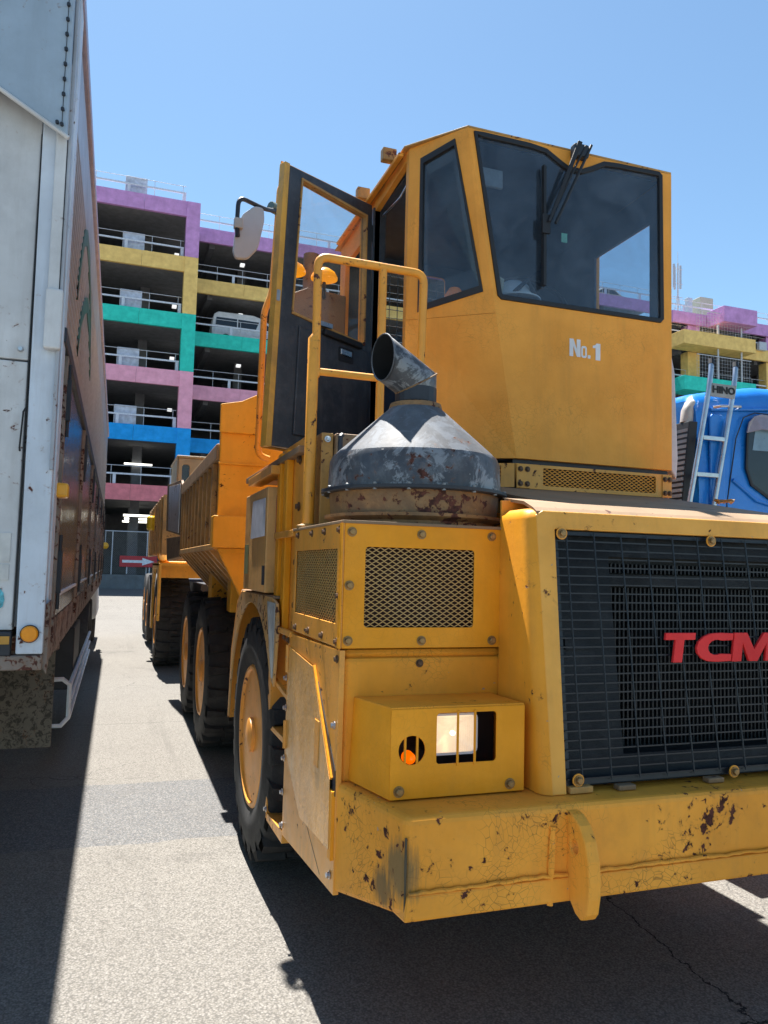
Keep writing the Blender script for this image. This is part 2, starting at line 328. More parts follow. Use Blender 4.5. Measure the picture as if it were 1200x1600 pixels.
# ---------------------------------------------------------------- ground
def ground():
    mt, t, b = new_mat('asphalt'); co = coords(t)
    c = mix(t, ramp(t, noise(t, co, 0.35, 4), 0.3, 0.7), (0.148, 0.137, 0.120), (0.182, 0.170, 0.149))
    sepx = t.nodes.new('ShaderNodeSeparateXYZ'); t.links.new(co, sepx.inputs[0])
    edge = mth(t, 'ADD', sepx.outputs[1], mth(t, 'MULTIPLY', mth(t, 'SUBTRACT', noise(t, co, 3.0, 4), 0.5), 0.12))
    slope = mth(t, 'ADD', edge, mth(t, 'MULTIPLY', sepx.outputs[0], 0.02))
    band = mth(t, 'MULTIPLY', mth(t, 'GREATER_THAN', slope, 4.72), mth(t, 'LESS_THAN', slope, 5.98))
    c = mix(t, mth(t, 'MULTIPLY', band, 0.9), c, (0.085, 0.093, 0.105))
    vo = N(t, 'ShaderNodeTexVoronoi', Scale=115.0); t.links.new(co, vo.inputs['Vector'])
    st = ramp(t, vo.outputs['Color'], 0.15, 0.9)
    c = mix(t, mth(t, 'MULTIPLY', st, 0.62), c, mix(t, vo.outputs['Color'], (0.20, 0.19, 0.172), (0.31, 0.293, 0.27)))
    gap = ramp(t, vo.outputs['Distance'], 0.35, 0.75)
    c = mix(t, mth(t, 'MULTIPLY', gap, 0.62), c, (0.06, 0.056, 0.052))
    c = mix(t, mth(t, 'MULTIPLY', ramp(t, noise(t, co, 420, 2), 0.60, 0.66), 0.5), c, (0.05, 0.045, 0.04))
    c = mix(t, mth(t, 'MULTIPLY', ramp(t, noise(t, co, 1.1, 8, 0.7), 0.5, 0.75), 0.3), c, (0.10, 0.09, 0.08))
    oil = ramp(t, noise(t, coords(t, off=(5.3, 1.7, 0)), 0.9, 5, 0.55, 0.4), 0.62, 0.72)
    c = mix(t, mth(t, 'MULTIPLY', oil, 0.45), c, (0.05, 0.047, 0.045))
    tm = ramp(t, noise(t, coords(t, (2.2, 0.10, 1)), 2.0, 4, 0.6), 0.56, 0.72)
    c = mix(t, mth(t, 'MULTIPLY', tm, 0.30), c, (0.07, 0.066, 0.062))
    wv = N(t, 'ShaderNodeTexNoise', Scale=1.5, Detail=5.0); t.links.new(co, wv.inputs['Vector'])
    ad = t.nodes.new('ShaderNodeVectorMath'); ad.operation = 'MULTIPLY_ADD'
    t.links.new(wv.outputs[1], ad.inputs[0]); ad.inputs[1].default_value = (0.9, 0.9, 0.9); t.links.new(co, ad.inputs[2])
    vc = N(t, 'ShaderNodeTexVoronoi', feature='DISTANCE_TO_EDGE', Scale=0.45); t.links.new(ad.outputs[0], vc.inputs['Vector'])
    hc = mth(t, 'MULTIPLY', mth(t, 'LESS_THAN', vc.outputs[0], 0.0022), ramp(t, noise(t, co, 0.6, 3), 0.45, 0.6))
    c = mix(t, mth(t, 'MULTIPLY', hc, 0.7), c, (0.03, 0.03, 0.03))
    # straight joints across the apron
    for yy, ww in ((8.18, 0.012), (15.3, 0.03), (23.0, 0.04), (11.4, 0.008)):
        d = mth(t, 'ABSOLUTE', mth(t, 'SUBTRACT', mth(t, 'ADD', sepx.outputs[1], mth(t, 'MULTIPLY', noise(t, co, 6, 4), 0.03)), yy))
        c = mix(t, mth(t, 'MULTIPLY', mth(t, 'LESS_THAN', d, ww), 0.45), c, (0.07, 0.065, 0.06))
    # irregular crack at the front right
    wob = mth(t, 'MULTIPLY', mth(t, 'SUBTRACT', noise(t, co, 5.5, 6, 0.7), 0.5), 0.22)
    u = mth(t, 'ADD', mth(t, 'SUBTRACT', sepx.outputs[0], mth(t, 'MULTIPLY', mth(t, 'SUBTRACT', sepx.outputs[1], 2.3), 0.10)), wob)
    dl = mth(t, 'ABSOLUTE', mth(t, 'SUBTRACT', u, 2.27))
    ln = mth(t, 'LESS_THAN', dl, mth(t, 'ADD', 0.002, mth(t, 'MULTIPLY', noise(t, co, 14, 3), 0.008)))
    c = mix(t, mth(t, 'MULTIPLY', ln, mth(t, 'LESS_THAN', sepx.outputs[1], 4.4)), c, (0.015, 0.015, 0.015))
    w2 = mth(t, 'ABSOLUTE', mth(t, 'ADD', mth(t, 'SUBTRACT', sepx.outputs[1], 2.27), wob))
    c = mix(t, mth(t, 'MULTIPLY', mth(t, 'LESS_THAN', w2, 0.008), mth(t, 'GREATER_THAN', sepx.outputs[0], 2.0)), c, (0.015, 0.015, 0.015))
    t.links.new(c, b.inputs['Base Color']); b.inputs['Roughness'].default_value = 0.85; b.inputs['Specular IOR Level'].default_value = 0.3
    bump(t, b, mth(t, 'ADD', mth(t, 'MULTIPLY', gap, -0.5), mth(t, 'MULTIPLY', noise(t, co, 260, 3), 0.7)), 0.5, 0.004)
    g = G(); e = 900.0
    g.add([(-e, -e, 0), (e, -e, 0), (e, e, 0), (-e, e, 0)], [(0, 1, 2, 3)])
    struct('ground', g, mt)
ground()

# ================================================================= PARKING BUILDING
COLS = {'purple': (0.62, 0.32, 0.66), 'yellow': (0.95, 0.62, 0.20), 'teal': (0.03, 0.68, 0.55), 'pink': (0.95, 0.42, 0.57), 'blue': (0.004, 0.36, 0.92), 'coral': (0.82, 0.24, 0.28)}
PB = {k: paint('panel_' + k, v, 0.6, dirt=0.0, streak=0.05, pale=0.03, spec=0.25) for k, v in COLS.items()}
ORDER = ['purple', 'yellow', 'teal', 'pink', 'blue', 'coral']
TOPS = [24.70, 21.08, 17.38, 13.68, 10.06, 6.36]
BH = 0.98
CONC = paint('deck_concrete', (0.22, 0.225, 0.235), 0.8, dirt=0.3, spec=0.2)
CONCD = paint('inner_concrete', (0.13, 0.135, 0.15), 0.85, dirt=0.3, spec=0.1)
GALV = plain('galvanised_rail', (0.55, 0.57, 0.62), 0.45)
WPIPE = plain('white_rail', (0.62, 0.66, 0.75), 0.4)
LIT = plain('fluorescent_tube', (0.9, 0.9, 0.85), 0.4, emit=(1, 0.97, 0.85), es=1.0)

def wiregrid(x0, x1, z0, z1, p, y):
    g = G(); x = x0
    while x <= x1: g.box((x, y, z0), (x + 0.012, y + 0.012, z1)); x += p
    z = z0
    while z <= z1: g.box((x0, y + 0.014, z), (x1, y + 0.024, z + 0.012)); z += p
    g.box((x0, y - 0.03, z1), (x1, y + 0.01, z1 + 0.05)); return g
def parking(name, label, x0, x1, yf, depth, end_col, cols_x, seed, top0=None, pitch=3.5):
    T = Thing(name, label, 'parking garage', ((x0 + x1) / 2, yf, 0), 'wings of the colourful parking garage')
    rnd = random.Random(seed)
    panel_me = {}
    seg = (x1 - x0) / max(1, round((x1 - x0) / pitch))
    for c in ORDER: panel_me[c] = make_mesh('spandrel_panel', G().box((0.006, 0, 0), (seg - 0.006, 0.22, BH)), PB[c])
    dk = make_mesh('deck_slab', G().box((0, 0, 0), (x1 - x0, depth, 0.28)), CONC)
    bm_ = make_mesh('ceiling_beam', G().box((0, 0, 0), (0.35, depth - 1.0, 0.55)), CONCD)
    for k, c in enumerate(ORDER):
        z = TOPS[k]
        if top0 and k == 0: z = top0
        n = round((x1 - x0) / seg)
        for i in range(n): T.inst('spandrel_panel', panel_me[c], (x0 + i * seg, yf, z - BH))
        T.inst('deck_slab', dk, (x0, yf + 0.23, z - 0.62))
        for i in range(int((x1 - x0 - 1.5) / 8) + 1):
            T.inst('ceiling_beam', bm_, (x0 + 1.0 + i * 8.0, yf + 0.6, z - 1.18))
    # end columns, one painted length per storey
    for cxx in end_col:
        for k, c in enumerate(ORDER):
            zt = TOPS[k] if not (top0 and k == 0) else top0
            zb = TOPS[k + 1] if k < 5 else 0.0
            T.part('column_length', G().box((cxx - 0.42, yf - 0.05, zb + 0.004), (cxx + 0.42, yf + 0.85, zt - 0.004)), PB[c] if k < 5 else PB['coral'])
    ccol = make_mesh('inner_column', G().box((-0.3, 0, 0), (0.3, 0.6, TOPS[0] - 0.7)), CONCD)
    for cxx in cols_x:
        T.inst('inner_column', ccol, (cxx, yf + 5.0, 0)); T.inst('inner_column', ccol, (cxx, yf + 12.0, 0))
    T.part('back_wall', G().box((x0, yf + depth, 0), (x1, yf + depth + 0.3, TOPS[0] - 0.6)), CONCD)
    # railings of each deck
    for k in range(6):
        z = TOPS[k] if not (top0 and k == 0) else top0
        rl = T.part('railing', G().box((x0, yf + 0.28, z + 0.60), (x1 - (0.9 if end_col else 0), yf + 0.36, z + 0.70)), WPIPE)
        T.part('top_rail', G().rod((x0, yf + 0.5, z + 1.18), (x1 - (0.9 if end_col else 0), yf + 0.5, z + 1.18), 0.022, n=6), GALV, rl)
        q = x1 - 1.0
        while q > x0:
            T.inst('rail_post', POSTW, (q, yf + 0.30, z - 0.1), parent=rl); q -= 3.4
        q = x1 - 1.1
        while q > x0:
            T.inst('baluster', POSTN, (q, yf + 0.5, z - 0.1), parent=rl); q -= 1.75
    return T
POSTW = make_mesh('rail_post', G().box((-0.09, 0, 0), (0.09, 0.1, 0.75)), WPIPE)
POSTN = make_mesh('baluster', G().rod((0, 0, 0), (0, 0, 1.28), 0.02, n=6), GALV)
PW = parking('parking_garage', 'nearest garage wing with rainbow painted floor bands, left of the yellow cab', -20.0, 4.05, 49.2, 22, [3.63], [-13, -6.6, -2.6, 1.0], 1)
PR = parking('parking_garage', 'set back garage wing behind the yellow cab, with a white van on an upper deck', 4.10, 41.8, 52.7, 20, [], [8, 16, 24, 32, 40], 2)
PE = parking('parking_garage', 'far right garage wing with purple roof parapet seen above the blue truck', 42.0, 92.0, 50.4, 22, [], [48, 56, 64, 72, 80], 3, top0=23.3, pitch=5.0)
# painted outer columns of the right wing and its projecting balcony bands
for k, c in enumerate(ORDER[:5]):
    zt = 23.3 if k == 0 else TOPS[k]
    for xx in (44.3, 52.6, 61.0, 69.4):
        PE.part('column_length', G().box((xx - 0.6, 50.65, TOPS[k + 1] + 0.01), (xx + 0.6, 51.5, zt - BH - 0.01)), PB[c])
    if k:
        PE.part('balcony_band', G().box((41.6, 48.6, TOPS[k] - BH - 0.1), (48.8, 50.36, TOPS[k] + 0.05)), PB[c], bevel=0.02)
    else:
        PE.part('balcony_band', G().box((45.4, 48.4, 22.2), (48.8, 50.36, 23.5)), PB['purple'], bevel=0.02)
for zz in (18.0, 14.4, 10.8):
    PE.part('mesh_screen', wiregrid(43.0, 48.5, zz + 3.0, zz + 4.9, 0.28, 48.8), GALV, kind='stuff')
for xx in (45.2, 47.6): PE.part('drain_pipe', G().rod((xx, 48.9, 10), (xx, 48.9, 22), 0.07, n=8), GALV)
PE.part('roof_cabin', G().box((47.1, 53, 23.3), (48.5, 54.2, 26.0)), plain('cream_panel', (0.5, 0.48, 0.38), 0.6), bevel=0.03)
PE.part('junction_box', G().box((50.6, 50.0, 20.9), (51.4, 50.3, 21.6)), plain('pale_box', (0.5, 0.55, 0.62), 0.5), bevel=0.02)
# white mesh hoarding panels on the decks of the left wing
for k in range(5):
    z = TOPS[k]
    PW.part('railing_screen', G().box((-0.55, 49.75, z + 0.0), (0.75, 49.8, z + 1.25)), plain('screen_white', (0.5, 0.55, 0.66), 0.5, var=0.25, sc=4))
for k in range(1, 5):
    for xx in (7.6, 3.0, 14.0):
        T_ = PR if xx > 4.2 else PW
        T_.part('deck_lamp', G().box((xx - 0.15, 54.4, TOPS[k] + 2.05), (xx + 0.15, 54.8, TOPS[k] + 2.2)), plain('lamp_cover', (0.6, 0.6, 0.6), 0.4, emit=(1, 1, 1), es=0.3))
# ground floor strip lights
for k, (xx, yy) in enumerate(((1.2, 52.0), (1.3, 56.0), (1.2, 60.0), (-3.5, 53.0), (-3.5, 58.0), (-8.5, 55.0), (6.2, 54.4), (10.2, 54.4))):
    (PR if xx > 4 else PW).part('strip_light', G().box((xx - 0.9, yy, 4.55), (xx + 0.9, yy + 0.22, 4.68)), LIT)
PW.part('strip_light', G().box((0.2, 54, 8.15), (2.0, 54.2, 8.25)), LIT)
# fence, low wall, sign at the foot of the garage
FW = Thing('mesh_fence', 'tall mesh fence with galvanised posts at the foot of the parking garage', 'fence', (-4, 48.9, 0))
FWALL = solo('concrete_wall', G().box((-20, 48.8, 0), (20, 48.98, 0.85)), paint('grey_wall', (0.16, 0.17, 0.18), 0.8, dirt=0.4), 'low grey concrete wall along the foot of the parking garage', 'wall')
fp = make_mesh('fence_post', G().rod((0, 0, 0.85), (0, 0, 3.45), 0.03, n=8), GALV)
for i in range(-9, 11): FW.inst('fence_post', fp, (1.75 + i * 2.0, 48.9, 0))
FW.part('top_rail', G().rod((-18, 48.9, 3.45), (20, 48.9, 3.45), 0.03, n=6), GALV)
g = G()
x = -18.0
while x < 20:
    g.add([(x, 48.9, 0.9), (x + 0.008, 48.9, 0.9), (x + 2.3, 48.9, 3.4), (x + 2.292, 48.9, 3.4)], [(0, 1, 2, 3)])
    g.add([(x + 2.3, 48.9, 0.9), (x + 2.308, 48.9, 0.9), (x + 0.008, 48.9, 3.4), (x, 48.9, 3.4)], [(0, 1, 2, 3)]); x += 0.12
FW.part('wire_mesh', g, plain('fence_wire', (0.3, 0.33, 0.36), 0.5), kind='stuff')
SG = Thing('arrow_sign', 'red sign with a white arrow pointing right on the garage fence', 'sign', (1.2, 48.75, 1.3))
SG.part('board', G().box((0.2, 48.72, 1.32), (2.35, 48.76, 1.98)), plain('sign_red', (0.50, 0.03, 0.04), 0.5), bevel=0.01)
SG.part('arrow', G().plate([(0.35, 1.57), (1.5, 1.57), (1.5, 1.42), (2.2, 1.65), (1.5, 1.88), (1.5, 1.73), (0.35, 1.73)], [], PY(48.705, 48.718)), plain('sign_white', (0.75, 0.78, 0.85), 0.5))
SG.part('bracket', G().box((0.6, 48.77, 0.9), (0.66, 48.8, 1.9)).box((1.9, 48.77, 0.9), (1.96, 48.8, 1.9)), GALV)
OL = Thing('warning_lamp', 'small amber lamp hanging on the mesh fence left of the arrow sign', 'lamp', (-0.7, 48.7, 2.4))
OL.part('lens', G().lathe((-0.65, 48.7, 2.55), [(-0.17, 0.10), (-0.1, 0.2), (0.1, 0.2), (0.17, 0.08)], 'Y', 12), plain('amber_plastic', (0.75, 0.35, 0.02), 0.3), smooth=True)
OL.part('hook', G().rod((-0.65, 48.75, 2.7), (-0.65, 48.85, 3.45), 0.015, n=6), GALV)

# white van on the third deck
def road_vehicle(name, label, cat, ox, oy, oz, L, W, H, prof, glass_p, mat, wheels, group=None):
    T = Thing(name, label, cat, (ox, oy, oz), group)
    T.part('body', G().plate([(ox + a, oz + b) for a, b in prof], [], PY(oy, oy + W)), mat, bevel=0.06)
    for gp in glass_p:
        T.part('window', G().plate([(ox + a, oz + b) for a, b in gp], [], PY(oy - 0.012, oy + W + 0.012)), DGLASS, bevel=0.01)
    for wx in wheels:
        for s in (oy + 0.02, oy + W - 0.22):
            wl = T.part('wheel', G().lathe((ox + wx, s, oz + 0.33), [(-0.03, 0.2), (-0.03, 0.33), (0.2, 0.33), (0.2, 0.2)], 'Y', 20), TYRE)
            T.part('hub_cap', G().lathe((ox + wx, s, oz + 0.33), [(-0.045, 0.12), (-0.04, 0.19), (0.0, 0.19)], 'Y', 16), STEEL, wl)
    return T
VANW = paint('van_white', (0.70, 0.72, 0.76), 0.25, dirt=0.03, streak=0.02, pale=0.02)
zd = TOPS[2] - 0.34
road_vehicle('parked_van', 'white high roof van on an upper garage deck, left of the truck door', 'van', 5.55, 53.9, zd + 0.12, 4.9, 1.8, 2.2,
    [(0.0, 0.35), (0.0, 1.2), (0.12, 2.0), (0.4, 2.22), (2.9, 2.22), (3.7, 2.0), (4.55, 1.28), (4.9, 1.0), (5.0, 0.4), (4.6, 0.3), (0.2, 0.3)],
    [[(0.25, 1.25), (0.3, 1.8), (1.75, 1.8), (1.75, 1.22)], [(1.82, 1.22), (1.82, 1.8), (3.3, 1.76), (3.1, 1.2)], [(3.45, 1.2), (3.55, 1.75), (3.8, 1.72), (4.35, 1.22)]], VANW, [1.0, 4.0])
road_vehicle('parked_car', 'pale saloon car on the garage roof seen through the yellow cab side window', 'car', 36.2, 54.0, TOPS[0] - 0.34, 4.4, 1.7, 1.45,
    [(0, 0.35), (0.05, 0.85), (0.9, 1.0), (1.6, 1.42), (2.8, 1.42), (3.5, 1.0), (4.3, 0.82), (4.4, 0.35)],
    [[(1.15, 1.0), (1.65, 1.34), (2.15, 1.34), (2.15, 0.98)], [(2.22, 0.98), (2.22, 1.34), (2.75, 1.34), (3.25, 0.98)]], paint('car_beige', (0.55, 0.5, 0.38), 0.25, dirt=0.03), [0.9, 3.5])
# antenna mast
AM = Thing('antenna_mast', 'slim telecom antenna mast on the garage roof right of the yellow cab', 'antenna', (44.7, 53, 23.3))
AM.part('pole', G().rod((44.7, 53, 23.0), (44.7, 53, 28.6), 0.07, n=8).rod((44.7, 53, 28.6), (44.7, 53, 29.6), 0.02, n=6), GALV)
for dx, dy in ((-0.42, 0), (0.36, 0.1), (0.0, 0.4)):
    AM.part('antenna_panel', G().box((44.7 + dx - 0.09, 52.95 + dy, 26.4), (44.7 + dx + 0.09, 53.05 + dy, 28.5)), plain('antenna_white', (0.45, 0.48, 0.52), 0.5), bevel=0.02)
for z in (24.6, 25.6, 26.8, 28.1): AM.part('crossbar', G().rod((44.2, 53, z), (45.2, 53, z), 0.03, n=6), GALV)
AM.part('brace', G().rod((44.1, 53, 23.2), (44.7, 53, 26), 0.03, n=6), GALV); AM.part('brace', G().rod((45.3, 53, 23.2), (44.7, 53, 26), 0.03, n=6), GALV)
AM.part('equipment_box', G().box((45.5, 52.7, 24.0), (46.0, 53.1, 25.6)), plain('pale_box', (0.5, 0.5, 0.5)), bevel=0.02)

# ================================================================= WHITE TRAILER TRUCK (left)
TR = Thing('box_truck', 'tall weathered white wing-body lorry on the left, seen from its rear corner', 'truck', (-1.5, 9.0, 0))
TW = paint('trailer_white', (0.66, 0.67, 0.68), 0.45, rust=0.02, dirt=0.18, streak=0.25, pale=0.2)
TP = paint('post_white', (0.66, 0.73, 0.82), 0.42, rust=0.1, dirt=0.15, streak=0.3, pale=0.15)
TB = paint('upper_panel_blue', (0.36, 0.46, 0.56), 0.42, dirt=0.2, streak=0.25, dirtcol=(0.2, 0.22, 0.24), rust=0.1)
TRIB = paint('ribbed_alu', (0.38, 0.39, 0.42), 0.38, dirt=0.25, streak=0.3, metallic=0.2, pale=0.4)
TMIR = paint('polished_side', (0.20, 0.21, 0.23), 0.16, dirt=0.25, streak=0.5, metallic=0.85, pale=0.2)
TRUST = paint('rust_sill', (0.30, 0.24, 0.20), 0.6, rust=1.6, dirt=0.6, grime=0.4)
FLAP = paint('muddy_flap', (0.13, 0.115, 0.09), 0.85, dirt=0.5, dirtcol=(0.2, 0.17, 0.12), mottle=0.85, msc=34, mcol=(0.03, 0.027, 0.022), rust=0.6, rustcol=(0.012, 0.012, 0.012))
xs, yr, zt, zb = -0.25, 3.25, 4.02, 1.24
yf_ = 15.4
TR.part('body_shell', G().box((-2.72, yr + 0.06, zb + 0.1), (xs - 0.03, yf_, zt - 0.03)), TW)
TR.part('roof_edge', G().box((xs - 0.08, yr, zt - 0.06), (xs + 0.012, yf_, zt + 0.02)), plain('roof_lilac', (0.35, 0.32, 0.42), 0.4), bevel=0.01)
TR.part('rear_header', G().box((-2.74, yr - 0.02, zt - 0.10), (xs - 0.01, yr + 0.05, zt + 0.02)), TW, bevel=0.008)
# rear doors
for i, (a, b_) in enumerate(((-1.46, -0.362), (-2.05, -1.47), (-2.6, -2.06))):
    TR.part('rear_door_panel', G().box((a, yr + 0.012, 2.38), (b_, yr + 0.05, zt - 0.11)), TW, bevel=0.004)
    TR.part('rear_door_panel', G().box((a, yr + 0.010, zb + 0.09), (b_, yr + 0.05, 2.372)), TW, bevel=0.004)
# corner post: wide flat post with stepped cover strips
TR.part('corner_post', G().add([], []).plate([(-0.345, zb), (-0.25, zb), (-0.25, zt - 0.1), (-0.36, zt - 0.1)], [], PY(yr - 0.012, yr + 0.05)), TP, bevel=0.006)
TR.part('post_cover', G().box((-0.305, yr - 0.035, 2.47), (-0.262, yr - 0.014, 3.6)), TW, bevel=0.006)
TR.part('hinge_cover', G().box((-0.308, yr - 0.055, 2.42), (-0.245, yr - 0.014, 2.66)), TW, bevel=0.008)
TR.part('post_edging', G().box((-0.262, yr - 0.03, 1.95), (-0.248, yr + 0.02, zt - 0.1)), paint('edging_grey', (0.42, 0.45, 0.5), 0.4, rust=0.4), bevel=0.003)
TR.part('door_seal', G().box((-0.2605, yr - 0.034, 2.66), (-0.2635, yr - 0.031, 3.3)).box((-0.3625, yr + 0.004, zb + 0.1), (-0.3575, yr + 0.02, 3.3)), RUB)
up = TR.part('upper_panel', G().plate([(-0.262, 3.275), (-0.262, zt - 0.1), (-2.6, zt - 0.1), (-2.6, 3.42), (-0.52, 3.42)], [], PY(yr - 0.075, yr - 0.04)), TB, bevel=0.006)
TR.part('panel_lip', G().tube([(-0.256, yr - 0.07, 3.265), (-0.52, yr - 0.08, 3.41), (-2.6, yr - 0.08, 3.41)], 0.009, 8), TW, up)
stud = make_mesh('stud', G().lathe((0, 0, 0), [(0, 0.007), (-0.012, 0.007)], 'Y', 10), DARK)
for i in range(10):
    TR.inst('stud', stud, (-0.283, yr - 0.076, 3.31 + i * 0.062), parent=up)
TR.inst('stud', stud, (-0.30, yr - 0.076, 3.315), parent=up)
TR.part('sealant_line', G().box((-0.284, yr - 0.078, 3.32), (-0.282, yr - 0.075, 3.84)), RUB, up)
TR.part('rivet', G().lathe((-0.362 - 0.03, yr, 2.42), [(0.012, 0.012), (-0.004, 0.008)], 'Y', 12), STEEL)
TR.part('door_rod', G().tube([(-0.372, yr + 0.0, 2.02), (-0.372, yr - 0.015, 2.03), (-0.366, yr - 0.015, 2.17), (-0.356, yr - 0.015, 2.19)], 0.004, 6), RUB)
TR.part('notice_label', G().box((-0.46, yr + 0.004, 1.59), (-0.385, yr + 0.0095, 1.70)), plain('label_white', (0.6, 0.6, 0.58), 0.7))
TR.part('notice_label', G().box((-0.46, yr + 0.004, 1.52), (-0.386, yr + 0.0095, 1.58)), plain('label_white', (0.6, 0.6, 0.58), 0.7))
TR.part('round_sticker', G().plate([(-0.43 + 0.035 * math.cos(a * 0.5236) * (1 if math.sin(a * .5236) > -0.5 else .55), 1.445 + 0.05 * math.sin(a * 0.5236)) for a in range(12)], [], PY(yr + 0.005, yr + 0.0095)), plain('sticker_cyan', (0.12, 0.5, 0.6), 0.5, var=0.6, sc=40))
rf = TR.part('side_reflector', G().lathe((-0.298, yr - 0.012, 1.318), [(0.0, 0.031), (-0.016, 0.031), (-0.022, 0.026)], 'Y', 24), plain('reflector_orange', (0.95, 0.30, 0.0), 0.3, emit=(1, 0.3, 0.0), es=0.0), smooth=True)
TR.part('reflector_rim', G().lathe((-0.298, yr - 0.012, 1.318), [(0.0, 0.034), (-0.012, 0.034), (-0.012, 0.031)], 'Y', 24, False), RUB, rf)
TR.part('lamp_bar', G().box((-2.3, yr - 0.02, 1.235), (-0.362, yr + 0.03, 1.325)), DARK, bevel=0.004)
TR.part('tail_lamp', G().box((-0.62, yr - 0.03, 1.28), (-0.366, yr - 0.021, 1.31)), plain('lamp_amber', (0.5, 0.25, 0.03), 0.3))
TR.part('rear_sill', G().box((-2.72, yr - 0.016, 1.18), (xs, yr + 0.1, zb - 0.004)), TRUST, bevel=0.005)
# side: wing panel with corrugations, belt rail, polished lower flaps with posts
g = G(); n = 22; z0, z1 = 2.56, 3.92
prev = None
for i in range(n * 4 + 1):
    z = z0 + (z1 - z0) * i / (n * 4); o_ = (0, 0.010, 0.010, 0)[i % 4] if i < n * 4 * 0.72 else 0.004
    a = len(g.v); g.v += [(xs + o_ - 0.012, yr + 0.12, z), (xs + o_ - 0.012, yf_, z)]
    if prev is not None: g.f.append((prev, prev + 1, a + 1, a))
    prev = a
TR.part('ribbed_wing_panel', g, TRIB, kind='stuff')
TR.part('belt_rail', G().box((xs - 0.02, yr + 0.10, 2.49), (xs + 0.015, yf_, 2.555)), DARK, bevel=0.006)
pn = make_mesh('side_panel', G().box((xs - 0.018, 0.02, 1.345), (xs - 0.004, 1.98, 2.485)), TMIR)
for i in range(6): TR.inst('side_panel', pn, (0, yr + 0.35 + i * 2.0, 0))
pst = make_mesh('side_post', G().box((xs - 0.02, -0.03, 1.25), (xs + 0.012, 0.03, 2.49)), TRUST)
for i in range(7): TR.inst('side_post', pst, (0, yr + 0.35 + i * 2.0, 0))
TR.part('rear_side_post', G().box((xs - 0.03, yr + 0.055, 1.26), (xs + 0.006, yr + 0.20, 3.94)), TP, bevel=0.004)
TR.part('strip_moulding', G().box((xs - 0.004, yr + 0.4, 1.435), (xs + 0.006, yf_, 1.45)), WHITE)
hg = make_mesh('latch', G().box((xs - 0.01, -0.02, -0.09), (xs + 0.03, 0.02, 0.09)).rod((xs + 0.02, 0, -0.16), (xs + 0.02, 0, 0.16), 0.007, n=6), DARK)
for i in range(7):
    TR.inst('latch', hg, (0, yr + 0.36 + i * 2.0, 2.30)); TR.inst('latch', hg, (0, yr + 0.36 + i * 2.0, 1.55))
TR.part('side_marker', G().box((xs - 0.0, yr + 0.16, 1.86), (xs + 0.05, yr + 0.24, 1.92)), plain('lamp_amber_bright', (0.9, 0.4, 0.02), 0.3), bevel=0.01)
sillme = make_mesh('sill_plate', G().box((xs - 0.05, 0.01, 1.17), (xs - 0.006, 0.49, 1.335)), TRUST)
for i in range(24): TR.inst('sill_plate', sillme, (0, yr + 0.3 + i * 0.5, 0))
TR.part('corner_shoe', G().hexa([(-0.26, yr + 0.02, 1.20), (-0.235, yr + 0.02, 1.16), (-0.235, yr + 0.14, 1.22), (-0.26, yr + 0.14, 1.22)], [(-0.26, yr + 0.02, 1.42), (-0.235, yr + 0.02, 1.44), (-0.235, yr + 0.14, 1.44), (-0.26, yr + 0.14, 1.44)]), TRUST)
# printed green loops on the wing panel
def ribbon(path, wdt):
    g = G()
    for (y0_, z0_), (y1_, z1_) in zip(path, path[1:]):
        g.add([(xs + 0.002, y0_, z0_ - wdt / 2), (xs + 0.002, y1_, z1_ - wdt / 2), (xs + 0.002, y1_, z1_ + wdt / 2), (xs + 0.002, y0_, z0_ + wdt / 2),
               (xs - 0.006, y0_, z0_ - wdt / 2), (xs - 0.006, y1_, z1_ - wdt / 2), (xs - 0.006, y1_, z1_ + wdt / 2), (xs - 0.006, y0_, z0_ + wdt / 2)],
              [(0, 1, 2, 3), (3, 2, 6, 7), (0, 4, 5, 1)])
    return g
GRN = paint('printed_green', (0.02, 0.11, 0.07), 0.4, dirt=0.2, rust=0.3)
TR.part('printed_emblem', ribbon([(4.15, 2.98), (4.3, 3.2), (4.5, 3.4), (4.75, 3.5), (5.1, 3.5), (5.4, 3.42), (5.7, 3.3), (5.9, 3.12)], 0.10), GRN)
TR.part('printed_emblem', ribbon([(4.4, 2.75), (4.6, 2.98), (4.9, 3.14), (5.2, 3.24), (5.5, 3.22), (5.8, 3.14), (6.1, 3.0)], 0.10), GRN)
# chassis, wheels, flap, guard
TR.part('chassis', G().box((-2.3, yr + 0.2, 0.85), (-0.7, yf_ - 0.5, 1.17)), DARK)
TR.part('front_cab', G().hexa([(-2.7, 15.6, 0.5), (-0.3, 15.6, 0.5), (-0.3, 17.8, 0.5), (-2.7, 17.8, 0.5)], [(-2.6, 15.6, 3.1), (-0.4, 15.6, 3.1), (-0.4, 17.4, 3.1), (-2.6, 17.4, 3.1)]), TW, bevel=0.08)
TR.part('mud_flap', G().box((-0.95, 4.55, 0.60), (-0.285, 4.57, 1.16)), FLAP, bevel=0.004)
TR.part('mud_flap', G().box((-2.7, 4.55, 0.60), (-2.05, 4.57, 1.16)), FLAP, bevel=0.004)
TR.part('flap_bar', G().box((-2.7, 4.5, 1.12), (-0.27, 4.6, 1.19)), TRUST)
for yy in (12.4, 13.6, 16.6):
    for xa, xb in ((-0.95, -0.34), (-2.66, -2.05)):
        TR.part('wheel', G().lathe((0, yy, 0.5), [(xa, 0.3), (xa, 0.47), (xa + 0.04, 0.5), (xb - 0.04, 0.5), (xb, 0.47), (xb, 0.3), (xb - 0.1, 0.26)], 'X', 28), TYRE, smooth=True)
